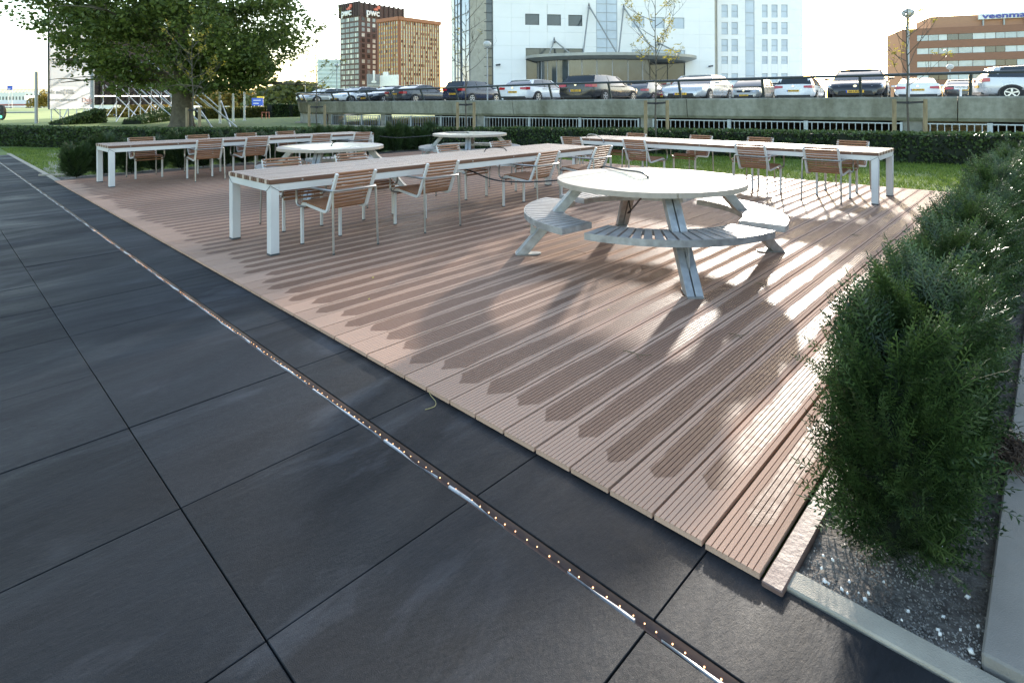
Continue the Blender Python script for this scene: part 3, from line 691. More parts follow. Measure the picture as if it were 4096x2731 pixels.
# fallen leaves and twigs on the boards
mLEAFD = leafmat('fallen_leaf', (.30, .22, .05), (.50, .42, .10), 5)
leafv = [(0,-.5,0),(.35,0,.08),(0,.6,0),(-.35,0,.08)]
lm = bigmesh('fallen_leaf', np.array(leafv), np.array([(0,1,2),(0,2,3)]), mLEAFD)
for i in range(26):
    x, y = random.uniform(-12, -.9), random.uniform(2.0, 9.8)
    o = link('fallen_leaf', lm, None, (x, y, .004)); s = random.uniform(.016, .034); o.scale = (s, s, s); o.rotation_euler = (random.uniform(-.2, .2), 0, random.uniform(0, 6.3))
    tag(o, 'small dry leaf lying on the deck boards', 'leaf', 'dry leaves on the deck')
mTWIG = M('twig', (.10, .085, .04), .8)
for i, (px_, py_) in enumerate(((3050, 1140), (2960, 1345), (3405, 940), (3540, 950), (2330, 838), (2120, 905), (2550, 1420))):
    p = gp(px_, py_); mb = MB(); r_ = random.Random(i)
    for k in range(4):
        a = r_.uniform(0, 6.3); l = r_.uniform(.04, .09); q = [Vector((math.cos(a+.5*u)*l*u, math.sin(a+.5*u)*l*u, .004+.004*u)) for u in (0, .35, .7, 1)]; mb.tube(q, .0016, 4)
    o = mb.build('twig', mTWIG); o.location = (p.x, p.y, .001); tag(o, 'thin dry twig lying on the deck boards', 'twig', 'dry twigs on the deck')
mSTRAW = M('straw', (.42, .36, .16), .7)
p = gp(1714, 1562, -.0); q = [gp(x, y, z) for x, y, z in ((1714, 1558, -.01), (1722, 1580, -.018), (1742, 1605, -.019), (1738, 1625, -.02), (1700, 1638, -.02))]
tag(MB().tube(smooth_path(q, 5), .0014, 4).build('straw', mSTRAW), 'curled dry straw hanging off the board ends onto dark slabs', 'straw')
# ------------------------------------------------------------------ yew shrubs
mYEW = leafmat('yew_needles', (.013, .030, .009), (.056, .100, .027), 9, .15, .42, .5)
mBROWN = M('bark_brown', (.07, .05, .035), .9, var=.3, scale=20, bump=.4)
def sprig():
    # stem with two ranks of flat needles, along +z, length 1
    V, Fc = [], []
    def quad(a, b, c, d): o = len(V); V.extend([a, b, c, d]); Fc.append((o, o+1, o+2, o+3))
    V0 = [(-.012, 0, 0), (.012, 0, 0), (.006, 0, 1), (-.006, 0, 1)]; quad(*V0)
    n = 9
    for i in range(n):
        z = .10+.86*i/(n-1); l = .26*(1-.55*(i/(n-1))**2)*(.75+.25*math.sin(i*2.1)); w = .027
        for s in (-1, 1):
            tip = (s*l*.86, .05*math.sin(i*1.7), z+l*.50); mid = (s*l*.5, .035, z+l*.30)
            quad((s*.006, 0, z-w*.5), (mid[0], mid[1], mid[2]-w), tip, (mid[0], mid[1], mid[2]+w))
    quad((-.006, 0, .97), (-.012, .02, 1.06), (0, 0, 1.16), (.012, .02, 1.06))
    return np.array(V), np.array(Fc)
SPV, SPF = sprig()
def yew_mesh(seed, n=1300, rx=.128, ry=.20, hz=.60):
    g = np.random.default_rng(seed)
    # points through the volume, denser towards the skin
    a = g.uniform(0, 2*np.pi, n); t = g.uniform(0, 1, n)**.8; rr = np.clip(1-np.abs(g.normal(0, .22, n)), .15, 1.12)
    prof = np.where(t < .25, .55+1.8*t, np.where(t < .75, 1.0, 1.0-(t-.75)*1.5))
    bump = 1+.22*np.sin(a*3+seed)*np.cos(t*7+seed)+.12*np.sin(a*7+t*11)
    x = rx*prof*bump*rr*np.cos(a); y = ry*prof*bump*rr*np.sin(a); z = .02+t*hz*(1+.12*np.sin(a*2+seed*3))
    d = np.stack([np.cos(a)*.9, np.sin(a)*.9, .55+.9*t+g.normal(0, .25, n)], 1)+g.normal(0, .26, (n, 3))
    V, Fq = scatter(SPV, SPF, np.stack([x, y, z], 1), frames(d, np.stack([g.normal(size=n), g.normal(size=n), g.normal(size=n)*.3], 1)), g.uniform(.10, .18, n))
    # some long leaders
    m = 34; a = g.uniform(0, 2*np.pi, m); P, D = [], []
    for k in range(m):
        t0 = g.uniform(.35, .95); o = np.array([rx*.8*np.cos(a[k]), ry*.8*np.sin(a[k]), t0*hz]); dr = np.array([np.cos(a[k])*.6, np.sin(a[k])*.6, .8])+g.normal(0, .25, 3); dr /= np.linalg.norm(dr)
        for u in np.linspace(0, .14, 5): P.append(o+dr*u); D.append(dr+g.normal(0, .35, 3))
    V2, F2 = scatter(SPV, SPF, np.array(P), frames(np.array(D)), g.uniform(.07, .11, len(P)))
    return bigmesh('yew_foliage', np.concatenate([V, V2]), np.concatenate([Fq, F2+len(V)]), mYEW)
def yew_core(seed):
    g = random.Random(seed); mb = MB()
    for k in range(9):
        a = g.uniform(0, 6.28); p = [Vector((math.cos(a)*.008*u*u, math.sin(a)*.008*u*u, .12*u)) for u in range(5)]; mb.tube(p, [.012, .009, .007, .005, .003], 5)
    return mb.mesh('stem', mBROWN)
mYCORE = M('yew_inner_shade', (.010, .018, .008), .95, scale=30, var=.5, bump=1, bscale=60)  # near-black colour of a solid core, standing in for shade inside the shrub
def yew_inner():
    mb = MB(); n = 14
    mb.loft([[(.098*s*math.cos(2*math.pi*k/n)*(1+.15*math.sin(3*k)), .15*s*math.sin(2*math.pi*k/n), z) for k in range(n)] for z, s in ((.03, .45), (.10, .8), (.25, 1), (.44, .95), (.54, .6), (.59, .2))], close=True); return mb.mesh('shade_core', mYCORE, smooth=True)
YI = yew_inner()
YM = [yew_mesh(s) for s in (1, 2, 3, 4)]; YC = yew_core(1)
def yew(x, y, s, label, group, k, sz=1.0, sy=1.0):
    t = thing('yew_shrub', label, 'shrub', (x, y, -.03), random.choice((0, 90, 180, 270))*math.pi/180+random.uniform(-.5, .5), group)
    t.scale = (s, s*sy, s*sz); t.rotation_euler = (0, 0, random.choice((0, math.pi))+random.uniform(-.25, .25))
    link('foliage', YM[k % 4], t); link('stem', YC, t); link('shade_core', YI, t); return t
NR = 24
for i in range(NR):
    y = 2.02+i*.365
    lab = f'ragged yew {i+1} plants along the pavement from the shell-strewn soil corner'
    if i == 0: lab = 'ragged dark yew shrub at the bare soil corner with shells at its foot'
    yew((-.345 if i < 3 else -.37)+random.uniform(-.02, .02), y, random.uniform(.92, 1.04)*(1.0 if i else .98), lab, 'yew shrubs along the pavement', i, random.uniform(.93, 1.04))
for i in range(20):
    y = 2.0+i*.44
    lab = f'upright yew {i+1} plants along the deck edge from the sandy lawn corner'
    if i == 0: lab = 'upright bushy yew shrub standing alone beside the sandy lawn corner'
    yew(-13.12+random.uniform(-.05, .05)-(.12 if i % 2 else 0), y, random.uniform(.9, 1.05), lab, 'yew shrubs behind the long table', i+1, random.uniform(.88, 1.08))

# ------------------------------------------------------------------ clipped hedges
mBOX = leafmat('clipped_leaf', (.026, .048, .016), (.075, .115, .035), 6, .15, .5, .3)
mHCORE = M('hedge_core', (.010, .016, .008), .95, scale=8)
def hedge(name, label, pl, hgt, wid, z0=-.06, nleaf=16000, leaf=.035, mat=None, group=None):
    t = thing(name, label, 'hedge', (0, 0, 0), group=group); pl = [Vector((p[0], p[1], 0)) for p in pl]
    secs = []; L_ = [0]
    for a, b in zip(pl[:-1], pl[1:]): L_.append(L_[-1]+(b-a).length)
    def fr(l):
        for i in range(len(pl)-1):
            if L_[i+1] >= l-1e-6: d = (pl[i+1]-pl[i]).normalized(); return pl[i]+d*(l-L_[i]), d
    hts = hgt if callable(hgt) else (lambda u: hgt)
    for i, p in enumerate(pl):
        d = (pl[min(i+1, len(pl)-1)]-pl[max(i-1, 0)]).normalized(); n = Vector((-d.y, d.x, 0)); h = hts(L_[i]/L_[-1])-.03; w = wid/2-.03
        secs.append([p+n*w+Vector((0, 0, z0)), p+n*w+Vector((0, 0, h)), p-n*w+Vector((0, 0, h)), p-n*w+Vector((0, 0, z0))])
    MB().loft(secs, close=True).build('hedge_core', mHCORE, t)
    g = rng; P, D = [], []
    for k in range(nleaf):
        l = g.uniform(0, L_[-1]); p, d = fr(l); n = Vector((-d.y, d.x, 0)); h = hts(l/L_[-1]); c = g.uniform(0, 2*(h-z0)+wid)
        wob = .018*mnoise.noise(Vector((l*1.5, c*2, 1)))
        if c < h-z0: q = p+n*(wid/2+wob+g.normal(0, .012)); q.z = z0+c; dd = n
        elif c < h-z0+wid: q = p+n*(c-(h-z0)-wid/2); q.z = h+wob+g.normal(0, .012); dd = Vector((0, 0, 1))
        else: q = p-n*(wid/2+wob+g.normal(0, .012)); q.z = z0+c-(h-z0)-wid; dd = -n
        P.append(tuple(q)); D.append(tuple(dd))
    P = np.array(P); D = np.array(D)+g.normal(0, .55, (nleaf, 3))
    lv = [(-.5, 0, 0), (.5, 0, 0), (.35, .15, 1), (-.35, .15, 1)]
    V, Fq = scatter(lv, [(0, 1, 2, 3)], P-D*.3*leaf, frames(D), g.uniform(.7, 1.3, nleaf)*leaf)
    o = link('foliage', bigmesh('foliage', V, Fq, mat or mBOX), t); return t
hp = [(1.6, 16.6), (-1.4, 15.5), (-6.1, 14.0), (-11.3, 12.0), (-14.9, 9.3), (-19.6, 5.2), (-25.2, 2.3), (-31, -.7)]
hedge('clipped_hedge', 'long low clipped hedge running behind all the deck furniture', hp, lambda u: .60-.04*math.sin(u*3.1), .75, nleaf=46000, leaf=.05)
def hp_px(px, py, d): p = atd(px, py, d); return (p.x, p.y)
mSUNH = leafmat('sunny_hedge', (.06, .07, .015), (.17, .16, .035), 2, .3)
hedge('rear_hedge', 'dark wedge-shaped clipped hedge below the white billboard', [hp_px(225, 505, 33), hp_px(402, 505, 36)], lambda u: .25+.85*u*.9, .9, nleaf=3000, leaf=.09)
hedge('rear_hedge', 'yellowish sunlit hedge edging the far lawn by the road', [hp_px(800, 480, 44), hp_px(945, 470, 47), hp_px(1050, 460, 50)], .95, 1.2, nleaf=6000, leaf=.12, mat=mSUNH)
hedge('rear_hedge', 'dark clipped hedge at the far lawn next to the parking deck', [hp_px(1078, 460, 49), hp_px(1146, 460, 50), hp_px(1240, 460, 54)], lambda u: 1.25-.25*u, 1.2, nleaf=4000, leaf=.12)
hedge('rear_hedge', 'long dark hedge sloping behind the plane tree trunk', [hp_px(530, 510, 34), hp_px(620, 500, 38), hp_px(700, 480, 42)], lambda u: .35+.7*u, 1.0, nleaf=4000, leaf=.1)

# grass blades on the near lawns (outside deck, beds and paving)
mBLADE = leafmat('grass_blade', (.06, .11, .016), (.22, .29, .055), 3, .45, .6, .2)
def blades(n, x0, x1, y0, y1, ok):
    p = np.stack([rng.uniform(x0, x1, n), rng.uniform(y0, y1, n), np.full(n, -.05)], 1)
    keep = np.array([ok(a, b) and mnoise.noise(Vector((a*1.3, b*1.3, 5)))+.75*random.random() > -.05 for a, b, _ in p]); p = p[keep]; n = len(p)
    d = np.stack([rng.normal(0, .45, n), rng.normal(0, .45, n), np.ones(n)], 1)
    V, Fq = scatter([(-.09, 0, 0), (.09, 0, 0), (.0, .2, 1)], [(0, 1, 2)], p, frames(d), rng.uniform(.025, .07, n)); return V, Fq
A = blades(95000, -9, 2.6, 10.3, 15.2, lambda x, y: True); B = blades(60000, -24, -13.5, 1.75, 7.5, lambda x, y: y < 1.75+(x+24.5)*.62 or x > -18)
V = np.concatenate([A[0], B[0]]); Fq = np.concatenate([A[1], B[1]+len(A[0])])
tag(link('grass', bigmesh('grass', V, Fq, mBLADE)), 'short green grass of the lawn around the deck', 'grass', kind='stuff')
# pale bare patch of sand by the lawn corner
mSAND = M('sand', (.30, .28, .23), .95, scale=14, world=True, var=.25, bump=.4)
mb = MB(); 
def blob(cx, cy, rx, ry, z, n=28):
    vs = [(cx, cy, z)]+[(cx+rx*math.cos(2*math.pi*k/n)*(1+.25*mnoise.noise(Vector((k*.6, cx, 0)))), cy+ry*math.sin(2*math.pi*k/n)*(1+.3*mnoise.noise(Vector((k*.5, cy, 2)))), z) for k in range(n)]
    o = MB().add(vs, [(0, 1+k, 1+(k+1) % n) for k in range(n)]).build('sand_patch', mSAND); tag(o, kind='structure')
blob(-14.6, 1.95, 1.5, .17, -.045); blob(-16.4, 2.25, 1.3, .22, -.046); blob(-19.5, 2.6, 1.0, .25, -.046)
o = MB().box(-.35, .35, -.03, .03, -.02, .03).build('loose_kerbstone', mCONC, bevel=.004); o.location = (-13.75, 1.86, -.03); o.rotation_euler = (0, .03, R(60)); tag(o, 'short loose concrete strip lying on the lawn by the first yew', 'kerbstone')

# ------------------------------------------------------------------ trees
def leaf_cloud(P, size, mat, name='leaves', shape=None):
    n = len(P); d = rng.normal(size=(n, 3)); d[:, 2] *= .7
    lv = shape or [(0, 0, -.5), (.38, .08, -.12), (.30, .12, .28), (0, 0, .55), (-.32, .12, .25), (-.38, .08, -.15)]
    V, Fq = scatter(lv, [(0, 1, 2, 3), (0, 3, 4, 5)], P, frames(d), rng.uniform(.65, 1.35, n)*size)
    return bigmesh(name, V, Fq, mat)
mPLANE = leafmat('plane_leaf', (.05, .085, .02), (.15, .20, .045), .9, .4, .5, .35)
mBARK = M('plane_bark', (.05, .042, .03), .9, scale=5, col2=(.13, .115, .08), bump=.7, bscale=18)
def big_tree():
    base = W(-17.7, 30.4, -.05); t = thing('plane_tree', 'big leafy plane tree with thick trunk behind the clipped hedge', 'tree', base)
    mb = MB(); r_ = random.Random(4)
    tr = [(0, 0, 0), (.02, 0, .35), (0, .02, 1.0), (.05, 0, 1.9), (.0, .05, 3.0), (.1, 0, 4.6), (0, 0, 7)]
    mb.tube(tr, [.78, .58, .50, .48, .42, .34, .18], 14)
    tips = []
    for k in range(26):
        a = 2*math.pi*k/26*3.1+r_.uniform(-.3, .3); z0 = r_.uniform(1.7, 6.0); l = r_.uniform(4.0, 7.2)*(1.0 if z0 < 5 else .8); rise = r_.uniform(-.05, .5) if z0 < 3.2 else r_.uniform(.2, .9)
        p = [Vector((math.cos(a+.12*math.sin(u*3+k))*l*u, math.sin(a+.12*math.sin(u*3+k))*l*u, z0+rise*l*u*(1-.35*u)+.15*math.sin(u*5+k))) for u in np.linspace(0, 1, 7)]
        mb.tube(p, list(np.linspace(.15, .02, 7)), 6); tips += p[2:]
        for j in range(4):
            u = r_.uniform(.35, .9); q = p[int(u*6)]; b = a+r_.choice((-1, 1))*r_.uniform(.4, 1.1); m = r_.uniform(1.0, 2.2)
            pp = [q+Vector((math.cos(b)*m*w, math.sin(b)*m*w, .25*m*w-.25*m*w*w)) for w in (0, .35, .7, 1)]; mb.tube(pp, [.045, .03, .02, .01], 5); tips += pp[1:]
    mb.build('trunk', mBARK, t, smooth=True)
    # leaves in clumps round the twigs plus a shell that gives the crown its outline
    C = [tuple(p) for p in tips]; g = rng
    for k in range(520):
        a = g.uniform(0, 2*np.pi); ph = np.arcsin(g.uniform(-.92, .95)); rr = g.uniform(.62, 1.0)
        x, y, z = 7.7*rr*np.cos(ph)*np.cos(a), 7.7*rr*np.cos(ph)*np.sin(a), 6.6+5.1*rr*np.sin(ph)
        if z > 11: continue
        C.append((x, y, z))
    P = []
    for c in C:
        if c[2] < 1.75 and math.hypot(c[0], c[1]) < 3: continue
        m = int(g.uniform(45, 110)); s = g.uniform(.3, .65)
        q = g.normal(0, 1, (m, 3))*np.array([s, s, s*.5])+np.array(c); P.append(q)
    P = np.concatenate(P); P = P[P[:, 2] > 1.45]
    env = np.interp(P[:, 2], [1.4, 2.5, 3.7, 5, 6.5, 9, 11, 12], [3.0, 4.4, 5.2, 6.3, 6.5, 6.2, 4.5, 1]); ang = np.arctan2(P[:, 1], P[:, 0])
    P = P[np.hypot(P[:, 0], P[:, 1]) < env*(1+.10*np.sin(ang*5+P[:, 2]*1.7)+.06*np.sin(ang*13-P[:, 2]*3))]
    link('crown', leaf_cloud(P, .17, mPLANE, 'crown'), t); return t
big_tree()
mYOUNG = M('young_bark', (.085, .075, .06), .85, scale=18, var=.35, bump=.3)
mYLEAF = leafmat('yellowing_leaf', (.13, .13, .02), (.42, .34, .04), 3, .4)
mGLEAF = leafmat('late_green_leaf', (.05, .07, .015), (.20, .20, .03), 3, .4)
mSTAKE = M('round_stake', (.24, .19, .11), .85, scale=12, var=.3, stretch=(1, 1, .3), bump=.4)
mBAND = M('black_strap', (.015, .016, .02), .6)
def young_tree(px, d, s1, s2, ytop_stake, label, seed, leafn, leafmat_, top_px, side=0):
    r_ = random.Random(seed)
    b = atd(px, 600, d); base = Vector((b.x, b.y, -.05)); t = thing('young_tree', label, 'tree', base, group='young staked trees')
    ht = atd(px, top_px, d).z+.05
    right = W(1, 0); fwd = W(0, 1)
    mb = MB(); n = 9; wob = [Vector((r_.uniform(-.02, .02), r_.uniform(-.02, .02), 0)) for _ in range(n)]; wob[0] = Vector()
    P = [Vector((0, 0, ht*k/(n-1)))+wob[k] for k in range(n)]; mb.tube(P, list(np.linspace(.028, .006, n)), 7)
    L = []
    def branch(p, d_, l, r, lev):
        pts = [p]; dd = d_.copy()
        for k in range(5):
            dd = (dd+Vector((r_.gauss(0, .12), r_.gauss(0, .12), .10))).normalized(); pts.append(pts[-1]+dd*l/5)
        mb.tube(pts, list(np.linspace(r, r*.3, 6)), 5)
        if lev < 2:
            for k in range(3 if lev == 0 else 2):
                q = pts[r_.randint(2, 5)]; a = r_.uniform(0, 6.28); branch(q, (dd+Vector((math.cos(a), math.sin(a), r_.uniform(-.1, .4)))*.8).normalized(), l*r_.uniform(.35, .6), r*.5, lev+1)
        if lev > 0:
            for q in pts[2:]: L.append(q)
    nb = 15
    for k in range(nb):
        z = ht*(.42+.52*k/nb); i = min(n-2, int(z/ht*(n-1))); u = z/ht*(n-1)-i; p = P[i].lerp(P[i+1], u); a = k*2.4+r_.uniform(-.4, .4)
        branch(p, Vector((math.cos(a), math.sin(a), r_.uniform(.35, .9))).normalized(), ht*r_.uniform(.16, .30), .010, 0)
    mb.build('trunk', mYOUNG, t, smooth=True)
    if leafn:
        C = np.array([tuple(L[r_.randrange(len(L))]) for _ in range(leafn//9)]); Q = np.repeat(C, 9, 0)+rng.normal(0, .05, (len(C)*9, 3))
        link('leaves', leaf_cloud(Q, .07, leafmat_, shape=[(0, 0, -.6), (.16, .03, -.2), (.14, .05, .2), (0, 0, .7), (-.14, .05, .2), (-.16, .03, -.2)]), t)
    # support: two stakes and a strap
    sp = thing('tree_support', 'two round stakes strapped to '+label, 'tree stakes', base, group='stakes of the young trees')
    zs = atd(px, ytop_stake, d).z
    o1, o2 = [right*((s-px)/F*d) for s in (s1, s2)]
    for o in (o1, o2): MB().lathe([(.0, .0), (.047, .0), (.045, zs+.05), (.0, zs+.052)][1:3], 10).build('stake', mSTAKE, sp, smooth=True).location = o
    z = zs-.02
    MB().bar(o1+Vector((0, 0, z)), Vector((0, 0, z-.01)), .012, .05).bar(Vector((0, 0, z-.01)), o2+Vector((0, 0, z+.01)), .012, .05).build('strap', mBAND, sp)
    MB().box(-.04, .04, -.04, .04, z-.035, z+.02).build('strap_loop', mBAND, sp)
young_tree(3632, 13.2, 3578, 3702, 398, 'the young tree with sparse yellow leaves by the lamp', 11, 520, mYLEAF, -60)
young_tree(2625, 14.6, 2583, 2670, 402, 'the young tree with yellow leaves facing the red car', 12, 650, mYLEAF, -20)
young_tree(1866, 16.4, 1831, 1897, 409, 'the young bare tree in front of the navy car', 13, 60, mYLEAF, 10)
young_tree(1267, 19.0, 1237, 1300, 420, 'the young tree at the rounded end of the parking deck', 14, 700, mGLEAF, 120)
young_tree(771, 17.8, 749, 799, 432, 'the young thin tree beside the plane tree trunk', 15, 420, mYLEAF, 150)
# bushes by the road
mBUSH = leafmat('autumn_bush', (.14, .11, .02), (.36, .25, .05), .8, .35)
mBUSH2 = leafmat('green_bush', (.05, .07, .02), (.16, .17, .05), .8, .35)
def bush(px, py, d, w, h, mat, label):
    p = atd(px, py, d); t = thing('bush', label, 'bush', (p.x, p.y, p.z))
    n = 2600; q = rng.normal(size=(n, 3)); q /= np.linalg.norm(q, axis=1, keepdims=True); q *= rng.uniform(.55, 1, (n, 1))*np.array([w/2, w/2, h]); q[:, 2] = np.abs(q[:, 2]); q *= 1+.2*np.sin(q*5/w*2)
    link('foliage', leaf_cloud(q, .05*w+.1, mat), t)
    MB().tube([(0, 0, -.1), (0, 0, h*.6)], [.1, .05], 6).build('stem', mBROWN, t)
bush(540, 498, 62, 5.0, 3.4, mBUSH, 'round orange autumn bush seen through the scaffold poles')
bush(650, 490, 66, 4.5, 2.6, mBUSH, 'orange autumn bush next to the blue road sign')
bush(178, 428, 118, 5.0, 3.4, mBUSH, 'small golden bush in front of the pale low offices')
bush(1180, 420, 150, 22, 5.5, mBUSH2, 'wide green thicket beyond the traffic lights')
bush(1060, 425, 170, 20, 4.2, mBUSH, 'ochre thicket beyond the blue motorway sign')
bush(900, 428, 160, 24, 4.0, mBUSH, 'ochre thicket far along the access road')
# ------------------------------------------------------------------ parking deck
# parapet line in (right, forward)
PA, PB = (20.6, 10.6), (-10.9, 33.0)
pd = Vector((PB[0]-PA[0], PB[1]-PA[1])).normalized(); pn = Vector((-.58, -.815))          # outward normal
line = [Vector(PA).lerp(Vector(PB), k/20) for k in range(21)]
curve = [Vector(p) for p in ((-12.2, 34.2), (-13.2, 35.6), (-13.9, 37.3), (-14.2, 39.2), (-14.1, 41.5), (-13.3, 45), (-11, 52))]
pl = line+curve
ZT, ZB = 1.415, .70
def nrm(i):
    a, b = pl[max(i-1, 0)], pl[min(i+1, len(pl)-1)]; d = (b-a).normalized(); return Vector((-d.y, d.x)) if (Vector((-d.y, d.x)).dot(pn) > 0 or i > 22) else Vector((d.y, -d.x))
N_ = []
for i in range(len(pl)):
    a, b = pl[max(i-1, 0)], pl[min(i+1, len(pl)-1)]; d = (b-a).normalized(); N_.append(Vector((-d.y, d.x)))
if N_[3].dot(pn) < 0: N_ = [-n for n in N_]
park = thing('parking_garage', 'low concrete parking deck with stained parapet and barred openings below', 'garage')
# parapet in separate cast panels
cutidx = [0, 5, 9, 13, 17, 20, 23, len(pl)-1]
for a, b in zip(cutidx[:-1], cutidx[1:]):
    secs = []
    for i in range(a, b+1):
        p, n = pl[i].copy(), N_[i]
        sh = 0.0
        if i == a and a: sh = .012
        if i == b and b < len(pl)-1: sh = -.012
        dd = (pl[min(i+1, len(pl)-1)]-pl[max(i-1, 0)]).normalized(); p = p+dd*sh
        q = lambda o, z: W(p.x+n.x*o, p.y+n.y*o, z)
        secs.append([q(-.30, ZB), q(0, ZB), q(.10, ZB+.10), q(.20, ZT-.05), q(.17, ZT), q(-.30, ZT)])
    MB().loft(secs, close=True).build('parapet_panel', mSTAIN, park)
# floor slab and interior
fl = [W(p.x-N_[i].x*.28, p.y-N_[i].y*.28, 1.297) for i, p in enumerate(pl)]+[W(0, 90, 1.297), W(110, 120, 1.297), W(80, 30, 1.297)]
n = len(fl); vs = fl+[v-Vector((0, 0, .5)) for v in fl]
o = MB().add(vs, [tuple(range(n)), tuple(range(2*n-1, n-1, -1))]).build('parking_floor', mPARKFLOOR, park)
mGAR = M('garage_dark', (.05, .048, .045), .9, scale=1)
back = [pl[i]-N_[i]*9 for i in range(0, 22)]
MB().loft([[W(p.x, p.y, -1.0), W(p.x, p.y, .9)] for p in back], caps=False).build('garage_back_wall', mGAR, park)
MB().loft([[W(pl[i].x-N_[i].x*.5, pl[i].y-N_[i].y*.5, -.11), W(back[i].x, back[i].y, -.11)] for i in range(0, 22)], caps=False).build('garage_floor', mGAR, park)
# light yellowish panel deep in the garage
a = Vector((13.0, 16.4))-pn*7.5; 
mCREAM = M('cream_garage_wall', (.62, .55, .40), .7)
pq = [a+pd*-1.2, a+pd*1.5]
MB().loft([[W(p.x, p.y, -.1), W(p.x, p.y, .88)] for p in pq], caps=False).build('cream_wall_panel', mCREAM, park)
def along(px):      # point on the straight parapet line seen at photo column px
    u = ray(px, 400)[0]; p0 = Vector(PA); t = (u*p0.y-p0.x)/(pd.x-u*pd.y); return p0+pd*t
mCOLM = M('column_concrete', (.20, .195, .17), .9, scale=6, var=.3, bump=.4)
for x0, x1 in ((1310, 1324), (1519, 1538), (1905, 1934), (2560, 2607), (3612, 3690)):
    a, b = along(x0), along(x1); secs = []
    MB().add([W(*(a-pn*.05), -.1), W(*(b-pn*.05), -.1), W(*(b-pn*.5), -.1), W(*(a-pn*.5), -.1), W(*(a-pn*.05), ZB), W(*(b-pn*.05), ZB), W(*(b-pn*.5), ZB), W(*(a-pn*.5), ZB)],
        [(0,1,5,4),(1,2,6,5),(2,3,7,6),(3,0,4,7)]).build('column', mCOLM, park)
# railing on the parapet
mRAIL = M('dark_grey_railing', (.05, .058, .062), .45, .2)
rail = thing('parapet_railing', 'dark grey tubular handrail on leaning posts along the parking parapet', 'railing')
RZ = 2.07; lean = .26
pts = [W(p.x+N_[i].x*(.02+lean), p.y+N_[i].y*(.02+lean), RZ-(.14 if i > 19 else .14*max(0, (i-12)/8))) for i, p in enumerate(pl)]
MB().tube(pts, .045, 8).build('handrail', mRAIL, rail, smooth=True)
for px_ in (1341, 1408, 1480, 1578, 1698, 1835, 2005, 2210, 2446, 2725, 3056, 3443, 3880):
    p = along(px_); t_ = (p-Vector(PA)).length/(Vector(PB)-Vector(PA)).length*20; zz = RZ-.14*max(0, min(1, (t_-12)/8))
    b = p+pn*.02; tp = p+pn*(.02+lean)
    mbp = MB(); mbp.bar(W(*b, ZT), W(*tp, zz-.03), .075, .075, tuple(W(pd.x, pd.y))); po = mbp.build('post', mRAIL, rail, bevel=.01)
    MB().lathe([(.0, 0), (.12, 0), (.12, .02), (.0, .022)][1:3], 14, tuple(W(*b, ZT))).build('base_plate', mRAIL, po)
for i in (22, 23, 24, 25, 26):
    p, n = pl[i], N_[i]; MB().bar(W(p.x+n.x*.02, p.y+n.y*.02, ZT), W(p.x+n.x*.28, p.y+n.y*.28, RZ-.17), .075, .075).build('post', mRAIL, rail)
# barred fence panels under the parapet
mBARS = M('galvanised_bars', (.38, .42, .46), .45, .5, .15, 8)
edges = [1240, 1305, 1325, 1377, 1445, 1517, 1540, 1642, 1762, 1903, 1935, 2116, 2319, 2556, 2610, 2916, 3223, 3610, 3692, 3960, 4200]
skip = {(1305, 1325), (1517, 1540), (1903, 1935), (2556, 2610), (3610, 3692)}
for i, (x0, x1) in enumerate(zip(edges[:-1], edges[1:])):
    if (x0, x1) in skip: continue
    a, b = along(x0)+pn*-.02, along(x1)+pn*-.02; ln = (b-a).length; nb = max(4, int(ln/.165))
    f = thing('fence_panel', f'barred fence panel {i+1} bays from the rounded end of the parking deck', 'fence', W(*a, 0), group='barred panels under the parapet')
    B_ = W(*b)-W(*a); d_ = B_.normalized()
    mid = B_/2
    MB().bar((0, 0, .625), B_+Vector((0, 0, .625)), .03, .035).build('top_rail', mBARS, f)
    MB().bar((0, 0, .02), B_+Vector((0, 0, .02)), .03, .03).build('bottom_rail', mBARS, f)
    bm_ = MB().box(-.011, .011, -.011, .011, .03, .612).mesh('bar', mBARS)
    for k in range(1, nb): link('bar', bm_, f, d_*(ln*k/nb))
    for q in (d_*.03, B_-d_*.03): MB().box(-.03, .03, -.03, .03, -.05, .665).build('post', mBARS, f).location = q
mMESH = M('pale_fence_sheet', (.42, .45, .47), .5, .2)
secs = [[W(pl[i].x-N_[i].x*.05, pl[i].y-N_[i].y*.05, .0), W(pl[i].x-N_[i].x*.05, pl[i].y-N_[i].y*.05, .66)] for i in range(20, 27)]
MB().loft(secs, caps=False).build('end_screen', mMESH, park)
for i in range(20, 26): MB().tube([W(pl[i].x+N_[i].x*0, pl[i].y+N_[i].y*0, -.05), W(pl[i].x, pl[i].y, .68)], .03, 6).build('screen_post', mBARS, park)
secs = []
for i in range(17, 27):
    p, n = pl[i], N_[i]; q = lambda o, z: W(p.x+n.x*o, p.y+n.y*o, z); secs.append([q(0, -.1), q(.35, -.1), q(.35, .10), q(0, .10)])
MB().loft(secs, close=True).build('base_kerb', mCONC, park)

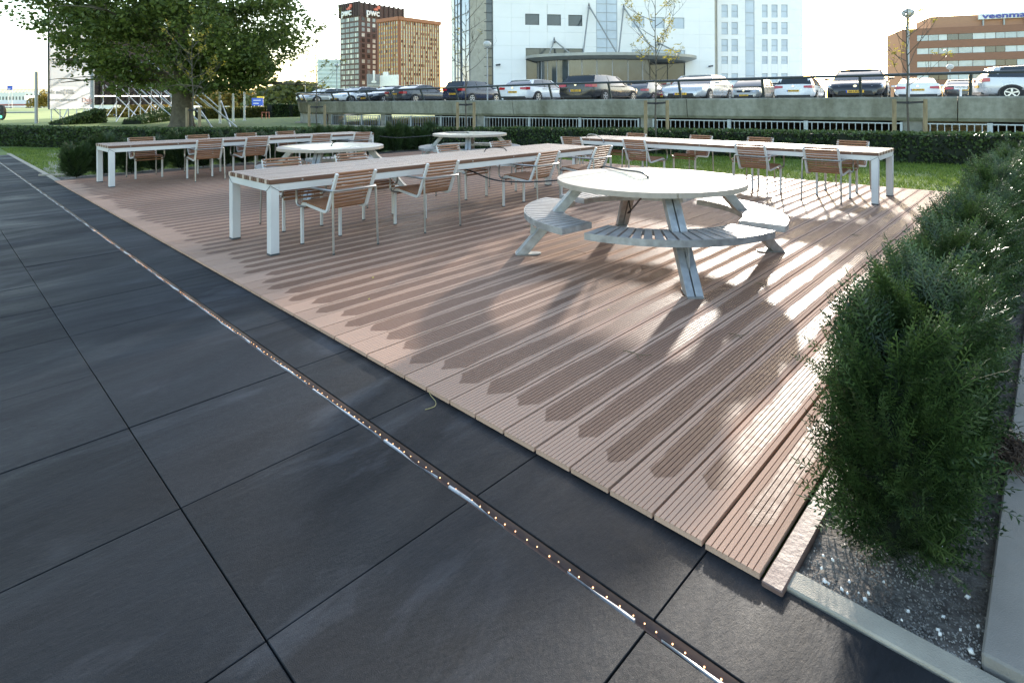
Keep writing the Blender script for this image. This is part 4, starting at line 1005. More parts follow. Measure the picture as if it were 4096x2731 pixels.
# ------------------------------------------------------------------ cars
mTYRE = M('tyre', (.015, .015, .016), .8)
mRIM = M('alloy_rim', (.55, .56, .57), .3, .8)
mGLASS = M('car_glass', (.015, .02, .022), .04, 0, .2, 2, spec=.8, rvar=0)
mBLACK = M('black_trim', (.012, .012, .013), .5)
mRED = M('tail_light_red', (.42, .012, .015), .2, 0, .2, 12, coat=.6)
mLAMP = M('head_light', (.55, .57, .60), .12, .4, .25, 16, coat=.8)
mPLATE = M('plate_yellow', (.75, .42, .03), .5, var=.03)
mBLUE = M('plate_blue', (.02, .06, .40), .5)
mINK = M('black_lettering', (.01, .01, .01), .6)
mCHROME = M('chrome', (.7, .7, .72), .12, 1.0, .05)
PAINT = {}
def paint(name, c, metal=.25):
    if name not in PAINT: PAINT[name] = M('paint_'+name, c, .28, metal, .03, 2, coat=.45, rvar=.03)
    return PAINT[name]
def make_car(px, d, heading, label, style, col, L=4.4, Wd=1.8, Ht=1.46, plate='', metal=.25, zoff=0.0, badge=True, front=None):
    P_ = paint(col[0], col[1], metal); p = atd(px, 400, d)
    t = thing('parked_car', label, 'car', (p.x, p.y, 1.302+zoff), 0, 'cars parked on the raised deck')
    # heading: angle right of the viewing direction
    fx = W(math.sin(R(heading)), math.cos(R(heading))); t.rotation_euler = (0, 0, math.atan2(fx.y, fx.x)); t.scale = (1.127, 1.127, .885)
    h, w = L/2, Wd/2
    belt = .92*Ht/1.46; hood = .80*Ht/1.46; cb = .20
    # stations along x: (fraction, top z, width factor, bottom z)
    if style == 'sedan': top = [(-1, .70, .80), (-.975, .95, .88), (-.90, 1.0, .95), (-.66, 1.03, .99), (-.3, belt+.04, 1), (0, belt+.02, 1), (.34, belt, 1), (.46, belt-.0, .99), (.80, hood, .95), (.94, hood-.10, .86), (1, .55, .72)]
    else: top = [(-1, .78, .84), (-.985, 1.0, .90), (-.93, belt+.09, .95), (-.7, belt+.07, .99), (-.3, belt+.04, 1), (0, belt+.02, 1), (.34, belt, 1), (.50, belt-.01, .99), (.80, hood, .95), (.94, hood-.10, .86), (1, .55, .72)]
    secs = []
    for fr_, zt, wf in top:
        x = fr_*h; ww = w*wf; zb = cb+.06*max(0, abs(fr_)-.85)*6; 
        half = [(0, zb), (.78*ww, zb), (.95*ww, zb+.09), (1.0*ww, .46 if zt > .6 else .42), (.985*ww, min(.70, zt-.06)), (.945*ww, zt-.035), (.84*ww, zt), (.45*ww, zt+.018), (0, zt+.024)]
        secs.append([(x, y, z) for y, z in half]+[(x, -y, z) for y, z in half[-2:0:-1]])
    body = MB().loft(secs, close=True).build('body', P_, t, smooth=True)
    MB().box(-h*.9, h*.9, -w*.78, w*.78, .09, .26).build('underbody', mBLACK, t)
    # greenhouse
    rz = Ht-.02; sh = {'hatch': (-.90, -.66, .10, .46), 'wagon': (-.93, -.78, .10, .46), 'sedan': (-.70, -.34, .10, .44), 'mpv': (-.94, -.80, .22, .62), 'coupe': (-.80, -.30, .06, .42)}[style]
    xr0, xr1, xf1, xf0 = [v*h for v in sh]; yb, yr = .90*w, .70*w
    zb_ = belt-.02
    def gsec(x, zt, yt): return [(x, -yb, zb_), (x, -yt, zt), (x, -yt*.5, zt+.03*(zt > belt+.2)), (x, yt*.5, zt+.03*(zt > belt+.2)), (x, yt, zt), (x, yb, zb_)]
    g = MB().loft([gsec(xr0, zb_+.06, yb*.94), gsec(xr1, rz-.05, yr), gsec((xr1+xf1)/2, rz, yr+.01), gsec(xf1, rz-.03, yr), gsec(xf0, zb_+.03, yb*.93)], close=True).build('glasshouse', mGLASS, t, smooth=True)
    e = .012
    def rs(x, z, y): return [(x, -y-e, z-.05), (x, -y+.04, z+e), (x, -y*.5, z+.03+e), (x, y*.5, z+.03+e), (x, y-.04, z+e), (x, y+e, z-.05), (x, y-.06, z-.06), (x, -y+.06, z-.06)]
    MB().loft([rs(xr1-.02, rz-.055, yr), rs((xr1+xf1)/2, rz, yr+.012), rs(xf1+.02, rz-.035, yr)], close=True).build('roof', P_, t, smooth=True)
    for s in (-1, 1):
        pil = MB()
        pil.bar((xf0-.04, s*(yb*.94+.004), zb_+.02), (xf1, s*(yr+.006), rz-.05), .05, .05, (1, 0, 0)); pil.build('front_pillar', P_, t); pil = MB()
        cw = .13 if style != 'sedan' else .16
        pil.add([(xr0+.02, s*(yb*.955+.01), zb_), (xr0+.02+cw*2.0, s*(yb*.97+.012), zb_), (xr1+cw*1.2, s*(yr+.016), rz-.03), (xr1-.02, s*(yr+.014), rz-.04), (xr0-.01, s*(yb*.80), zb_+.02), (xr1-.03, s*(yr*.86), rz-.05)], [(0, 1, 2, 3), (0, 3, 5, 4)])
        pil.build('rear_pillar', P_, t)
        xm = (xr1+xf1)/2+.02
        MB().bar((xm+.06, s*(yb+.002), zb_), (xm-.02, s*(yr+.012), rz-.04), .05, .02, (0, 1, 0)).build('door_pillar', mBLACK, t)
        # mirror
        mir = MB().loft([[(xf0-.30+a, s*(w+.02+b), belt+.02+c_) for a, c_ in ((0, 0), (.10, .0), (.12, .08), (.02, .10))] for b in (0, .16)], close=True); mir.build('mirror', P_, t, smooth=True)
        # wheels
        for xw in (-.60*h, .62*h):
            ar = MB(); 
            def disc(mb, r, y0, y1, n=20): mb.loft([[(xw+r*math.cos(2*math.pi*k/n), yy, .315+r*math.sin(2*math.pi*k/n)) for k in range(n)] for yy in (y0, y1)], close=True)
            disc(ar, .375, s*w*.90, s*(w*.988+.006)); ar.build('wheel_arch', mBLACK, t)
            wh = MB(); disc(wh, .315, s*w*.86, s*(w*1.0+.004)); wo = wh.build('wheel', mTYRE, t)
            ri = MB(); disc(ri, .205, s*w*.9, s*(w*1.0+.010)); ri.build('rim', mBLACK, wo)
            sp = MB()
            for k in range(5):
                a = 2*math.pi*k/5+.3; sp.bar((xw, s*(w+.013), .315), (xw+.20*math.cos(a), s*(w+.013), .315+.20*math.sin(a)), .05, .008, (0, 1, 0)) if False else sp.add([(xw+.02*math.cos(a+1.57), s*(w+.012), .315+.02*math.sin(a+1.57)), (xw+.205*math.cos(a+.17), s*(w+.012), .315+.205*math.sin(a+.17)), (xw+.205*math.cos(a-.17), s*(w+.012), .315+.205*math.sin(a-.17)), (xw+.02*math.cos(a-1.57), s*(w+.012), .315+.02*math.sin(a-1.57))], [(0, 1, 2, 3)])
            n = 20; sp.add([(xw+rr*math.cos(2*math.pi*k/n), s*(w+.012), .315+rr*math.sin(2*math.pi*k/n)) for rr in (.185, .212) for k in range(n)], [(k, (k+1) % n, n+(k+1) % n, n+k) for k in range(n)]); sp.build('spokes', mRIM, wo)
        # lights
        hl = MB().loft([[(h*.80, s*(w*.955), hood-.03), (h*.80, s*(w*.955), hood-.17), (h*.80, s*w*.6, hood-.10)], [(h*.925, s*(w*.885), hood-.10), (h*.935, s*(w*.89), hood-.23), (h*.965, s*w*.62, hood-.17)], [(h*.972, s*(w*.52), hood-.17), (h*.99, s*(w*.54), hood-.26), (h*.985, s*w*.50, hood-.22)]], close=True); hl.build('headlight', mLAMP, t, smooth=True)
        zl = belt-.05 if style in ('sedan', 'coupe') else belt
        tl = MB().loft([[(-h*.90, s*(w*.965), zl+.02), (-h*.90, s*(w*.97), zl-.14), (-h*.88, s*w*.8, zl-.06)], [(-h*1.0, s*(w*.875), zl+.02), (-h*1.008, s*(w*.885), zl-.15), (-h*.95, s*w*.75, zl-.06)], [(-h*1.004, s*(w*.50), zl+.0), (-h*1.014, s*(w*.50), zl-.12), (-h*.95, s*w*.5, zl-.06)]], close=True); tl.build('tail_light', mRED, t, smooth=True)
        MB().box(-h*.62, h*.62, *sorted((s*w*.985, s*(w*1.004))), .27, .31).build('sill', mBLACK, t)
        MB().box(-.55*h+.3, .45*h-.3, *sorted((s*w*.98, s*(w*1.001))), belt-.085, belt-.065).build('trim_line', mBLACK, t)
    # front: grille, intake, badge; rear: bumper strip, wiper window line, badge
    MB().loft([[(h*.965, -.40*w, hood-.16), (h*.965, .40*w, hood-.16)], [(h*1.0, -.38*w, hood-.27), (h*1.0, .38*w, hood-.27)], [(h*.9, -.38*w, hood-.27), (h*.9, .38*w, hood-.27)]], caps=False).build('grille', mBLACK, t)
    MB().loft([[(h*.99, -.62*w, .24), (h*.995, -.55*w, .43), (h*.995, .55*w, .43), (h*.99, .62*w, .24)], [(h*1.012, -.55*w, .25), (h*1.014, -.50*w, .41), (h*1.014, .50*w, .41), (h*1.012, .55*w, .25)]], close=True).build('air_intake', mBLACK, t)
    MB().box(-h*1.012, -h*.97, -.80*w, .80*w, .24, .36).build('bumper_insert', mBLACK, t)
    MB().lathe([(.0, -.004), (.055, -.004), (.055, .008), (.0, .01)][1:3], 14).build('badge', mCHROME, t).matrix_local = Matrix.Translation((h*.992, 0, hood-.17)) @ Matrix.Rotation(R(90), 4, 'Y')
    MB().lathe([(.0, -.004), (.055, -.004), (.055, .012), (.0, .014)][1:3], 14).build('badge', mCHROME, t).matrix_local = Matrix.Translation((-h*1.005, 0, belt-.02)) @ Matrix.Rotation(R(-90), 4, 'Y')
    for s, zz in ((1, .40), (-1, .62 if style not in ('sedan',) else .68)):
        x = s*(h*1.016)
        pb = MB().box(*sorted((x-s*.02, x+s*.004)), -.26, .26, zz-.055, zz+.055).build('number_plate', mPLATE, t)
        MB().box(*sorted((x, x+s*.0055)), *sorted((-s*.26, -s*.225)), zz-.053, zz+.053).build('country_band', mBLUE, pb)
        if plate:
            me = text_mesh(plate, .105, .001, mINK, 'plate_text', .002); o = link('plate_text', me, pb)
            o.matrix_local = Matrix.Translation((x+s*.006, s*.015, zz)) @ Matrix(((0, 0, s, 0), (s, 0, 0, 0), (0, 1, 0, 0), (0, 0, 0, 1)))
    return t
HA, HT = 35.4, 215.4     # nose away from / towards the railing
WHT = ('white', (.74, .74, .73)); SIL = ('silver', (.50, .51, .52)); BLK = ('black', (.012, .012, .014)); NAV = ('navy', (.018, .027, .06)); RDC = ('red', (.42, .02, .03)); GRY = ('dark_grey', (.06, .065, .075)); BGR = ('blue_grey', (.20, .24, .29))
make_car(1893, 37, HA, 'navy blue tall hatchback with upright red tail lights seen from behind', 'mpv', NAV, 3.65, 1.64, 1.55, '18-ZXT-7')
make_car(2150, 32, HA, 'white hatchback with plate 34-XZJ-7 seen from behind', 'hatch', WHT, 4.32, 1.77, 1.42, '34-XZJ-7', 0)
make_car(2405, 29, HA, 'black estate car with roof rails and plate 4-SBT-53', 'wagon', BLK, 4.77, 1.82, 1.50, '4-SBT-53', 0)
make_car(2590, 39, HA, 'dark grey hatchback half hidden between black estate and red car', 'hatch', GRY, 4.3, 1.78, 1.46, '')
make_car(2690, 40, HT, 'small red car behind the silver saloon', 'hatch', RDC, 3.8, 1.66, 1.46, '91-ZR-KT')
make_car(2795, 28, HT, 'silver saloon with plate 8-RZG-5 facing the railing', 'hatch', SIL, 4.78, 1.88, 1.48, '8-RZG-5')
make_car(3010, 37, HT, 'champagne off-road car facing the railing behind the silver saloon', 'mpv', ('champagne', (.36, .34, .30)), 4.3, 1.8, 1.62, '7-HS-MZ')
make_car(3120, 41, HA, 'small black hatchback behind the white estate', 'hatch', BLK, 3.9, 1.68, 1.46, '', 0)
make_car(3205, 33, HA, 'white estate car with plate 40-TXD-8 seen from behind', 'wagon', WHT, 4.8, 1.84, 1.46, '40-TXD-8', 0)
make_car(3440, 23.5, HT, 'glossy black hatchback with plate 66-LRZ-8 facing the railing', 'hatch', BLK, 4.25, 1.78, 1.47, '66-LRZ-8', 0)
make_car(3670, 32, HA, 'white low coupe with plate 01-XFF-2 and twin exhausts', 'coupe', WHT, 4.63, 1.85, 1.37, '01-XFF-2', 0)
make_car(3845, 36, HA, 'black saloon behind the small white signboard', 'sedan', BLK, 4.6, 1.78, 1.44, '66-SLX-8', 0)
make_car(3925, 42, HA, 'blue-grey estate car between black saloon and silver minivan', 'wagon', BGR, 4.6, 1.76, 1.48, '')
make_car(4190, 22.5, 118, 'silver compact minivan parked sideways under the brick office', 'mpv', SIL, 3.9, 1.69, 1.54, '')
make_car(1683, 40, HA, 'dark grey saloon with plate seen from behind beside the black front-facing car', 'sedan', GRY, 4.5, 1.8, 1.42, '10-GP-ZD')
make_car(1568, 43, HT, 'black saloon with large grille facing the railing', 'sedan', BLK, 4.9, 1.86, 1.46, '61-ZK-RX', 0)
make_car(1430, 45, HT, 'white hatchback with dark bumper facing the railing', 'hatch', WHT, 3.9, 1.66, 1.43, '05-LB-TN', 0)
make_car(1300, 49, HT, 'silver car at the rounded end of the parking deck', 'hatch', SIL, 4.2, 1.72, 1.44, '')
make_car(1420, 56, HA, 'silver minivan behind the white hatchback', 'mpv', SIL, 4.2, 1.74, 1.6, '')
make_car(1600, 54, HA, 'dark hatchback in the second parking row behind the saloons', 'hatch', NAV, 4.2, 1.74, 1.5, '')
mWSIGN = M('white_sign', (.75, .75, .74), .5)
sg = thing('reserved_sign', 'small white signboard on a post behind the railing', 'sign', tuple(atd(3843, 400, 21)*Vector((1, 1, 0)) if False else Vector((atd(3843, 400, 21).x, atd(3843, 400, 21).y, 1.30))), TH)
MB().bar((0, 0, 0), (0, 0, .42), .05, .05).build('post', mWSIGN, sg); MB().box(-.24, .24, -.012, .012, .40, .55).build('board', mWSIGN, sg)
link('lettering', text_mesh('HOUTEN', .10, .001, mINK), sg).matrix_local = Matrix.Translation((0, -.014, .475)) @ Matrix.Rotation(R(90), 4, 'X')

# ------------------------------------------------------------------ globe lamps
mGLOBE = M('opal_globe', (.50, .50, .47), .3, 0, .03, 2); mPOLE = M('grey_pole', (.34, .35, .36), .5, .3)
def lamp(px, py, d, wpx, label, z0=1.297, bent=False):
    p = atd(px, py, d); r = wpx/F*d/2; t = thing('globe_lamp', label, 'lamp', (p.x, p.y, z0), group='globe lamps on the parking deck')
    hgt = p.z-z0; pr = max(.035, r*.16)
    MB().tube([(0, 0, 0), (0, 0, hgt-r*.7)], [pr*1.2, pr], 10).build('pole', mPOLE, t, smooth=True)
    MB().lathe([(r*math.cos(a)+.0005, r*.80*math.sin(a)) for a in np.linspace(-1.55, 1.55, 14)], 20, (0, 0, hgt)).build('globe', mGLOBE, t, smooth=True)
    MB().lathe([(pr*1.1, -.05), (r*.5, .0), (r*.5, .04), (pr, .05)], 14, (0, 0, hgt-r*.72)).build('collar', mPOLE, t)
lamp(1949, 178, 31, 33, 'globe lamp standing among the cars in front of the dark glass corner')
lamp(3632, 53, 20, 46, 'tall globe lamp seen behind the young tree by the brick office')
lamp(3800, 268, 45, 26, 'small globe lamp in front of the brick office windows')
lamp(1347, 262, 47, 18, 'globe lamp on a dark pole in front of the glass office')
lamp(1290, 330, 75, 14, 'little globe lamp by the rounded parking end')
lamp(1221, 304, 90, 11, 'faint thin globe lamp left of the rounded parking end', 0)
# ------------------------------------------------------------------ white office building
mWHITE = M('white_stone_panel', (.86, .845, .80), .55, 0, .03, .4, world=True)
mJOINT = M('stone_joint', (.66, .66, .64), .8)
mWIN = M('office_glass', (.05, .06, .065), .08, 0, .3, .6, spec=.7, rvar=0)
mWIN2 = M('pale_office_glass', (.52, .58, .63), .25, 0, .12, .4, spec=.5, rvar=0)
mFRAMEL = M('pale_window_frame', (.42, .44, .45), .5)
mFRAME = M('dark_window_frame', (.045, .05, .055), .5)
mSTONE = M('beige_stone', (.42, .39, .31), .8, 0, .15, 2, world=True)
FP, FD = (-2.0, 62.0), (.985, .17)
def facade(name, label, cat, p0, dr, rects, wall_px, grid, mats, depth=.12, panel='panel', wallname='wall', zbase=None, back=8.0, ztop=None):
    """wall plane through p0 along dr; rects = windows in photo pixels (x0,y0,x1,y1)"""
    t = thing(name, label, cat); org = W(*p0); dv = W(*dr).normalized(); nv = Vector((dv.y, -dv.x, 0))     # towards the camera side
    if nv.dot(-org) < 0: nv = -nv
    P = lambda tt, z, o=0.0: Vector((org.x, org.y, 0))+dv*tt+nv*o+Vector((0, 0, z))
    return t, P
def rect_cut(cell, holes):
    out = [cell]
    for h in holes:
        nxt = []
        for (a, b, c, d) in out:     # t0,z0,t1,z1
            if h[2] <= a or h[0] >= c or h[3] <= b or h[1] >= d: nxt.append((a, b, c, d)); continue
            if h[0] > a: nxt.append((a, b, h[0], d))
            if h[2] < c: nxt.append((h[2], b, c, d))
            x0, x1 = max(a, h[0]), min(c, h[2])
            if h[1] > b: nxt.append((x0, b, x1, h[1]))
            if h[3] < d: nxt.append((x0, h[3], x1, d))
        out = nxt
    return [r for r in out if r[2]-r[0] > .05 and r[3]-r[1] > .05]
def box_on(P, t0, z0, t1, z1, o0, o1, name, mat, parent):
    vs = [P(t, z, o) for t in (t0, t1) for o in (o0, o1) for z in (z0, z1)]
    return MB().add(vs, [(0,1,3,2),(4,6,7,5),(0,4,5,1),(2,3,7,6),(0,2,6,4),(1,5,7,3)]).build(name, mat, parent)
bw, P = facade('white_office', 'bright white stone office building with round entrance canopy and pointed struts', 'building', FP, FD, [], None, None, None)
on = lambda x, y: onplane(x, y, FP, FD)
def R2(x0, y0, x1, y1):
    a = on(x0, y1); b = on(x1, y0); return (a[0], a[1], b[0], b[1])
wins = [R2(2100.7, 57, 2157, 100.5), R2(2188, 59.5, 2243.5, 103), R2(2273.5, 61.5, 2329, 105), R2(2526, 67, 2577, 111), R2(2606, 70, 2658, 113), R2(2685, 72, 2737, 115)]
low = [R2(2103, 195.5, 2331, 239), R2(2527, 201.5, 2739, 240)]
stair = R2(2385, -260, 2467, 225)
entry = R2(2105, 236, 2740, 420)
t1 = on(2859, 200)[0]; ZTOP = 21.0
holes = wins+low+[stair, entry]
# row of upper windows outside the picture, same spacing
rowh = 3.9
for k in range(1, 4):
    for w_ in wins: holes.append((w_[0], w_[1]+rowh*k, w_[2], w_[3]+rowh*k))
cw, chh = 2.02, 1.55
ts = np.arange(0, t1+.01, cw); ts = np.append(ts[:-1], t1) if t1-ts[-1] < .6 else np.append(ts, t1)
zs = list(np.arange(1.297, ZTOP, chh))+[ZTOP]
box_on(P, 0, 1.297, t1, ZTOP, -6, -.12, 'wall_core', mJOINT, bw)
for a, b in zip(ts[:-1], ts[1:]):
    for c, d in zip(zs[:-1], zs[1:]):
        for r_ in rect_cut((a+.005, c+.005, b-.005, d-.005), holes):
            box_on(P, r_[0], r_[1], r_[2], r_[3], -.11, 0, 'stone_panel', mWHITE, bw)
def window(r_, parent, P, glass, mull=1, fr=.05, dep=-.10, hor=0, fm=None):
    f = box_on(P, r_[0], r_[1], r_[2], r_[3], dep-.02, dep, 'window', glass, parent)
    m2 = MB()
    def bx(t0, z0, t1_, z1):
        vs = [P(t, z, o) for t in (t0, t1_) for o in (dep, dep+.06) for z in (z0, z1)]; m2.add(vs, [(0,1,3,2),(4,6,7,5),(0,4,5,1),(2,3,7,6),(0,2,6,4),(1,5,7,3)])
    bx(r_[0], r_[1], r_[0]+fr, r_[3]); bx(r_[2]-fr, r_[1], r_[2], r_[3]); bx(r_[0]+fr, r_[1], r_[2]-fr, r_[1]+fr); bx(r_[0]+fr, r_[3]-fr, r_[2]-fr, r_[3])
    for k in range(1, mull): x = r_[0]+(r_[2]-r_[0])*k/mull; bx(x-fr/2, r_[1]+fr, x+fr/2, r_[3]-fr)
    for k in range(1, hor): z = r_[1]+(r_[3]-r_[1])*k/hor; bx(r_[0]+fr, z-fr/2, r_[2]-fr, z+fr/2)
    m2.build('frame', fm or (mFRAMEL if glass is mWIN2 else mFRAME), f); return f
for k in range(0, 4):
    for i, w_ in enumerate(wins): window((w_[0], w_[1]+rowh*k, w_[2], w_[3]+rowh*k), bw, P, mWIN if i < 3 else mWIN2)
window(low[0], bw, P, mWIN, 4); window(low[1], bw, P, mWIN2, 4)
nh = int((stair[3]-stair[1])/.94); window(stair, bw, P, mWIN2, 2, .06, -.05, nh)
# recessed entrance: glass wall and stone bay
window((entry[0], 1.297, on(2455, 300)[0], entry[3]), bw, P, mWIN, 7, .06, -.10, 2)
box_on(P, on(2468, 300)[0], 1.297, on(2527, 300)[0], entry[3], -.11, -.02, 'stone_bay', mSTONE, bw)
window((on(2530, 300)[0], 1.297, entry[2], entry[3]), bw, P, mWIN, 3, .06, -.10)
# round canopy
ca, cb_ = on(2103, 240), on(2770, 245); cc = (ca[0]+cb_[0])/2; cr = (cb_[0]-ca[0])/2; zc = on(2400, 228)[1]
mCAN = M('canopy_metal', (.32, .32, .29), .45, .4, .15, 2)
n = 40; 
def cring(rr, z): return [P(cc+rr*math.cos(math.pi*k/n), z, .02+rr*.62*math.sin(math.pi*k/n)) for k in range(n+1)]
cz1, cz0 = zc, zc-.62
cv = MB(); A_, B_, C_ = cring(cr, cz1), cring(cr, cz1-.30), cring(cr*.90, cz0); vs = A_+B_+C_; m_ = n+1
cv.add(vs, [tuple(range(m_)), tuple(range(3*m_-1, 2*m_-1, -1))]+[(k, k+1, m_+k+1, m_+k) for k in range(n)]+[(m_+k, m_+k+1, 2*m_+k+1, 2*m_+k) for k in range(n)])
cv.build('canopy', mCAN, bw)
# curved glass drum under the left half of the canopy
dr_ = MB(); secs = []
for k in range(20):
    a = math.pi*(1-.60*k/19); secs.append([P(cc+cr*.86*math.cos(a), 1.297, .02+cr*.86*.55*math.sin(a)), P(cc+cr*.86*math.cos(a), cz0, .02+cr*.86*.55*math.sin(a))])
dr_.loft(secs, caps=False); drum = dr_.build('glass_drum', mWIN, bw)
for k in range(0, 20, 2):
    q = secs[k]; MB().tube([q[0], q[1]], .045, 6).build('drum_mullion', mPOLE, drum)
mSTRUT = M('grey_strut', (.30, .30, .28), .5, .3)
for ax, ay, bx_, by_, o in ((2216, 162, 2252, 230, 4.2), (2355, 25, 2412, 226, 6.0), (2494, 30, 2556, 226, 6.0), (2630, 172, 2680, 230, 4.2)):
    a = on(ax, ay); b = on(bx_, by_); 
    MB().tube([P(a[0], a[1], .05), P(b[0]-(.0), zc, o*.75)], .085, 8).build('strut', mSTRUT, bw, smooth=True)
    MB().tube([P(a[0], a[1], .05), P(a[0]-(b[0]-a[0])*1.25, zc, o*.75)], .085, 8).build('strut', mSTRUT, bw, smooth=True)
    MB().tube([P(a[0], a[1]+.35, .05), P(a[0], a[1]-.3, .12)], [.02, .16], 6).build('strut_peak', mFRAME, bw)
# glass corner on the left and dark stairs
c0, c1, c2, c3 = [on(x, 200)[0] for x in (1800, 1884, 1898, 1974)]
box_on(P, c3+.0, 1.297, -.02, ZTOP, -4, -.3, 'corner_glass', mWIN, bw) if c3 < -.1 else None
window((on(1898, 200)[0], 1.297, on(1974, 200)[0]-.02, ZTOP), bw, P, mWIN, 2, .07, -.5, 20)
box_on(P, on(1877, 200)[0], 1.297, on(1897.5, 200)[0], ZTOP, -6, -.2, 'stone_pier', mSTONE, bw)
# side face going back on the left
sp0 = (FP[0]+FD[0]*on(1876, 200)[0], FP[1]+FD[1]*on(1876, 200)[0]); sdir = (-.40, .92)
l_ = math.hypot(*sdir); sdir = (sdir[0]/l_, sdir[1]/l_); son = lambda x, y: onplane(x, y, sp0, sdir)
sorg = W(*sp0); sdv = W(*sdir); snv = Vector((-sdv.y, sdv.x, 0)); snv = snv if snv.dot(-sorg) > 0 else -snv
PS = lambda tt, z, o=0.0: Vector((sorg.x, sorg.y, 0))+sdv*tt+snv*o+Vector((0, 0, z))
te = son(1803, 200)[0]
box_on(PS, .02, 1.297, te, ZTOP, -3, -.15, 'side_wall', mSTONE, bw)
mPGL = M('blue_reflecting_glass', (.26, .34, .46), .08, 0, .25, .5, spec=.9, rvar=0)
window((.05, 1.297, te*.42, ZTOP), bw, PS, mPGL, 1, .05, -.10, 10); window((te*.45, 1.297, te*.78, ZTOP), bw, PS, mPGL, 2, .10, -.06, 14); window((te*.80, 1.297, te-.05, ZTOP), bw, PS, mWHITE, 1, .05, -.10, 8)
# security cameras on the wall
for x, y in ((1990, 263), (2835, 268)):
    q = on(x, y); c_ = MB(); c_.bar(P(q[0]-.25, q[1], .45), P(q[0]+.25, q[1]+.08, .45), .16, .18); c_.bar(P(q[0]+.2, q[1], .0), P(q[0]+.1, q[1], .45), .06, .06); c_.build('camera_box', mFRAME, bw)
# right wing, set back
wp0 = (FP[0]+FD[0]*on(2862, 200)[0]+.3, FP[1]+FD[1]*on(2862, 200)[0]+2.5); wd = (.985, .17); won = lambda x, y: onplane(x, y, wp0, wd)
worg = W(*wp0); wdv = W(*wd).normalized(); wnv = Vector((wdv.y, -wdv.x, 0)); wnv = wnv if wnv.dot(-worg) > 0 else -wnv
PW = lambda tt, z, o=0.0: Vector((worg.x, worg.y, 0))+wdv*tt+wnv*o+Vector((0, 0, z))
wing = thing('white_office_wing', 'white office wing with rows of small tall windows set back behind the entrance block', 'building')
wx0, wx1 = won(2870, 200)[0], won(3213, 200)[0]; ZW = 14.3
cols = [(2886, 2911), (2926, 2951), (3048, 3070), (3086, 3110), (3125, 3150)]; rws = [(20, 71), (90, 138), (158, 207), (226, 257), (294, 330)]
wh = []
for x0, x1 in cols:
    for y0, y1 in rws:
        a = won(x0, y1); b = won(x1, y0); wh.append((a[0], a[1], b[0], b[1]))
    for k in (1, 2, 3):
        a = won(x0, 71); b = won(x1, 20)
        if b[1]+2.05*k < ZW-.3: wh.append((a[0], a[1]+2.05*k, b[0], b[1]+2.05*k))
gl = (won(2982, 300)[0], 1.297, won(3019, 300)[0], ZW-.6)
box_on(PW, wx0, 1.297, wx1, ZW, -8, -.12, 'wall_core', mJOINT, wing)
tg = np.linspace(wx0, wx1, 7); zg = np.linspace(1.297, ZW, 9)
for a, b in zip(tg[:-1], tg[1:]):
    for c, d in zip(zg[:-1], zg[1:]):
        for r_ in rect_cut((a+.004, c+.004, b-.004, d-.004), wh+[gl]): box_on(PW, r_[0], r_[1], r_[2], r_[3], -.11, 0, 'stone_panel', mWHITE, wing)
t_shade = won(2935, 200)[0]  # right edge of an unseen upper block, added to shade the left deck
box_on(PW, wx0, ZW, t_shade, 20.5, -8, -.12, 'core_wall', mJOINT, wing)
for k in range(4): box_on(PW, wx0, ZW+.01+1.82*k, t_shade, ZW+1.80+1.82*k, -.11, 0, 'stone_panel', mWHITE, wing)  # facing of the added shading block
for r_ in wh: window(r_, wing, PW, mWIN2, 1, .03, -.09, 2)
window(gl, wing, PW, mWIN2, 1, .05, -.05, 8)
box_on(P, t1+.05, 1.297, t1+.55, ZTOP, -5, -.6, 'stone_pier', mSTONE, bw)

# ------------------------------------------------------------------ brick towers with lettering
def tower_faces(name, label, corner_px, d, left_px, right_px, ang_l, ang_r, ytop, wallm, zb=-1):
    t = thing(name, label, 'building'); c = ray(corner_px, 200)[0]; p0 = (c*d, d)
    dl = (-math.sin(R(ang_l)), math.cos(R(ang_l))); drr = (math.sin(R(ang_r)), math.cos(R(ang_r)))
    res = []
    ztop = onplane(corner_px, ytop, p0, drr)[1]
    for dirn, epx in ((dl, left_px), (drr, right_px)):
        w = onplane(epx, 200, p0, dirn)[0]; org = W(*p0); dv = W(*dirn); nv = Vector((dv.y, -dv.x, 0)); nv = nv if nv.dot(-org) > 0 else -nv
        res.append(((lambda org, dv, nv: (lambda tt, z, o=0.0: Vector((org.x, org.y, 0))+dv*tt+nv*o+Vector((0, 0, z))))(org, dv, nv), w, dirn))
    A_ = W(*p0); l = res[0][0](res[0][1], 0); r_ = res[1][0](res[1][1], 0); bk = l+r_-A_
    foot = [Vector((A_.x, A_.y, 0)), l, bk, r_]
    vs = [v+Vector((0, 0, zb)) for v in foot]+[Vector((v.x, v.y, ztop)) for v in foot]
    MB().add(vs, [(0,1,5,4),(1,2,6,5),(2,3,7,6),(3,0,4,7),(4,5,6,7)]).build('wall', wallm, t)
    return t, res, ztop, p0
mBRK = M('brown_brick', (.115, .075, .065), .85, 0, .18, .5, world=True, stretch=(1, 1, 4))
mBRK2 = M('dark_brick_rib', (.075, .05, .045), .85)
t, fc, zt, p0 = tower_faces('brown_tower', 'tall dark brown brick tower with white pwc letters near its top', 1438, 300, 1361, 1612, 52, 38, 10, mBRK)
mTW = M('tower_glass', (.20, .24, .24), .15, 0, .4, .25, spec=.7, rvar=0); mTW2 = M('tower_glass_bright', (.52, .54, .48), .15, 0, .3, .25, spec=.7, rvar=0); mTWD = M('tower_glass_dark', (.03, .035, .035), .15, 0, .3, .3, rvar=0)
def winlow(P_, t0, z0, t1_, z1, mat, parent, o=.06): return box_on(P_, t0, z0, t1_, z1, -.4, o, 'window', mat, parent)
rr = random.Random(2)
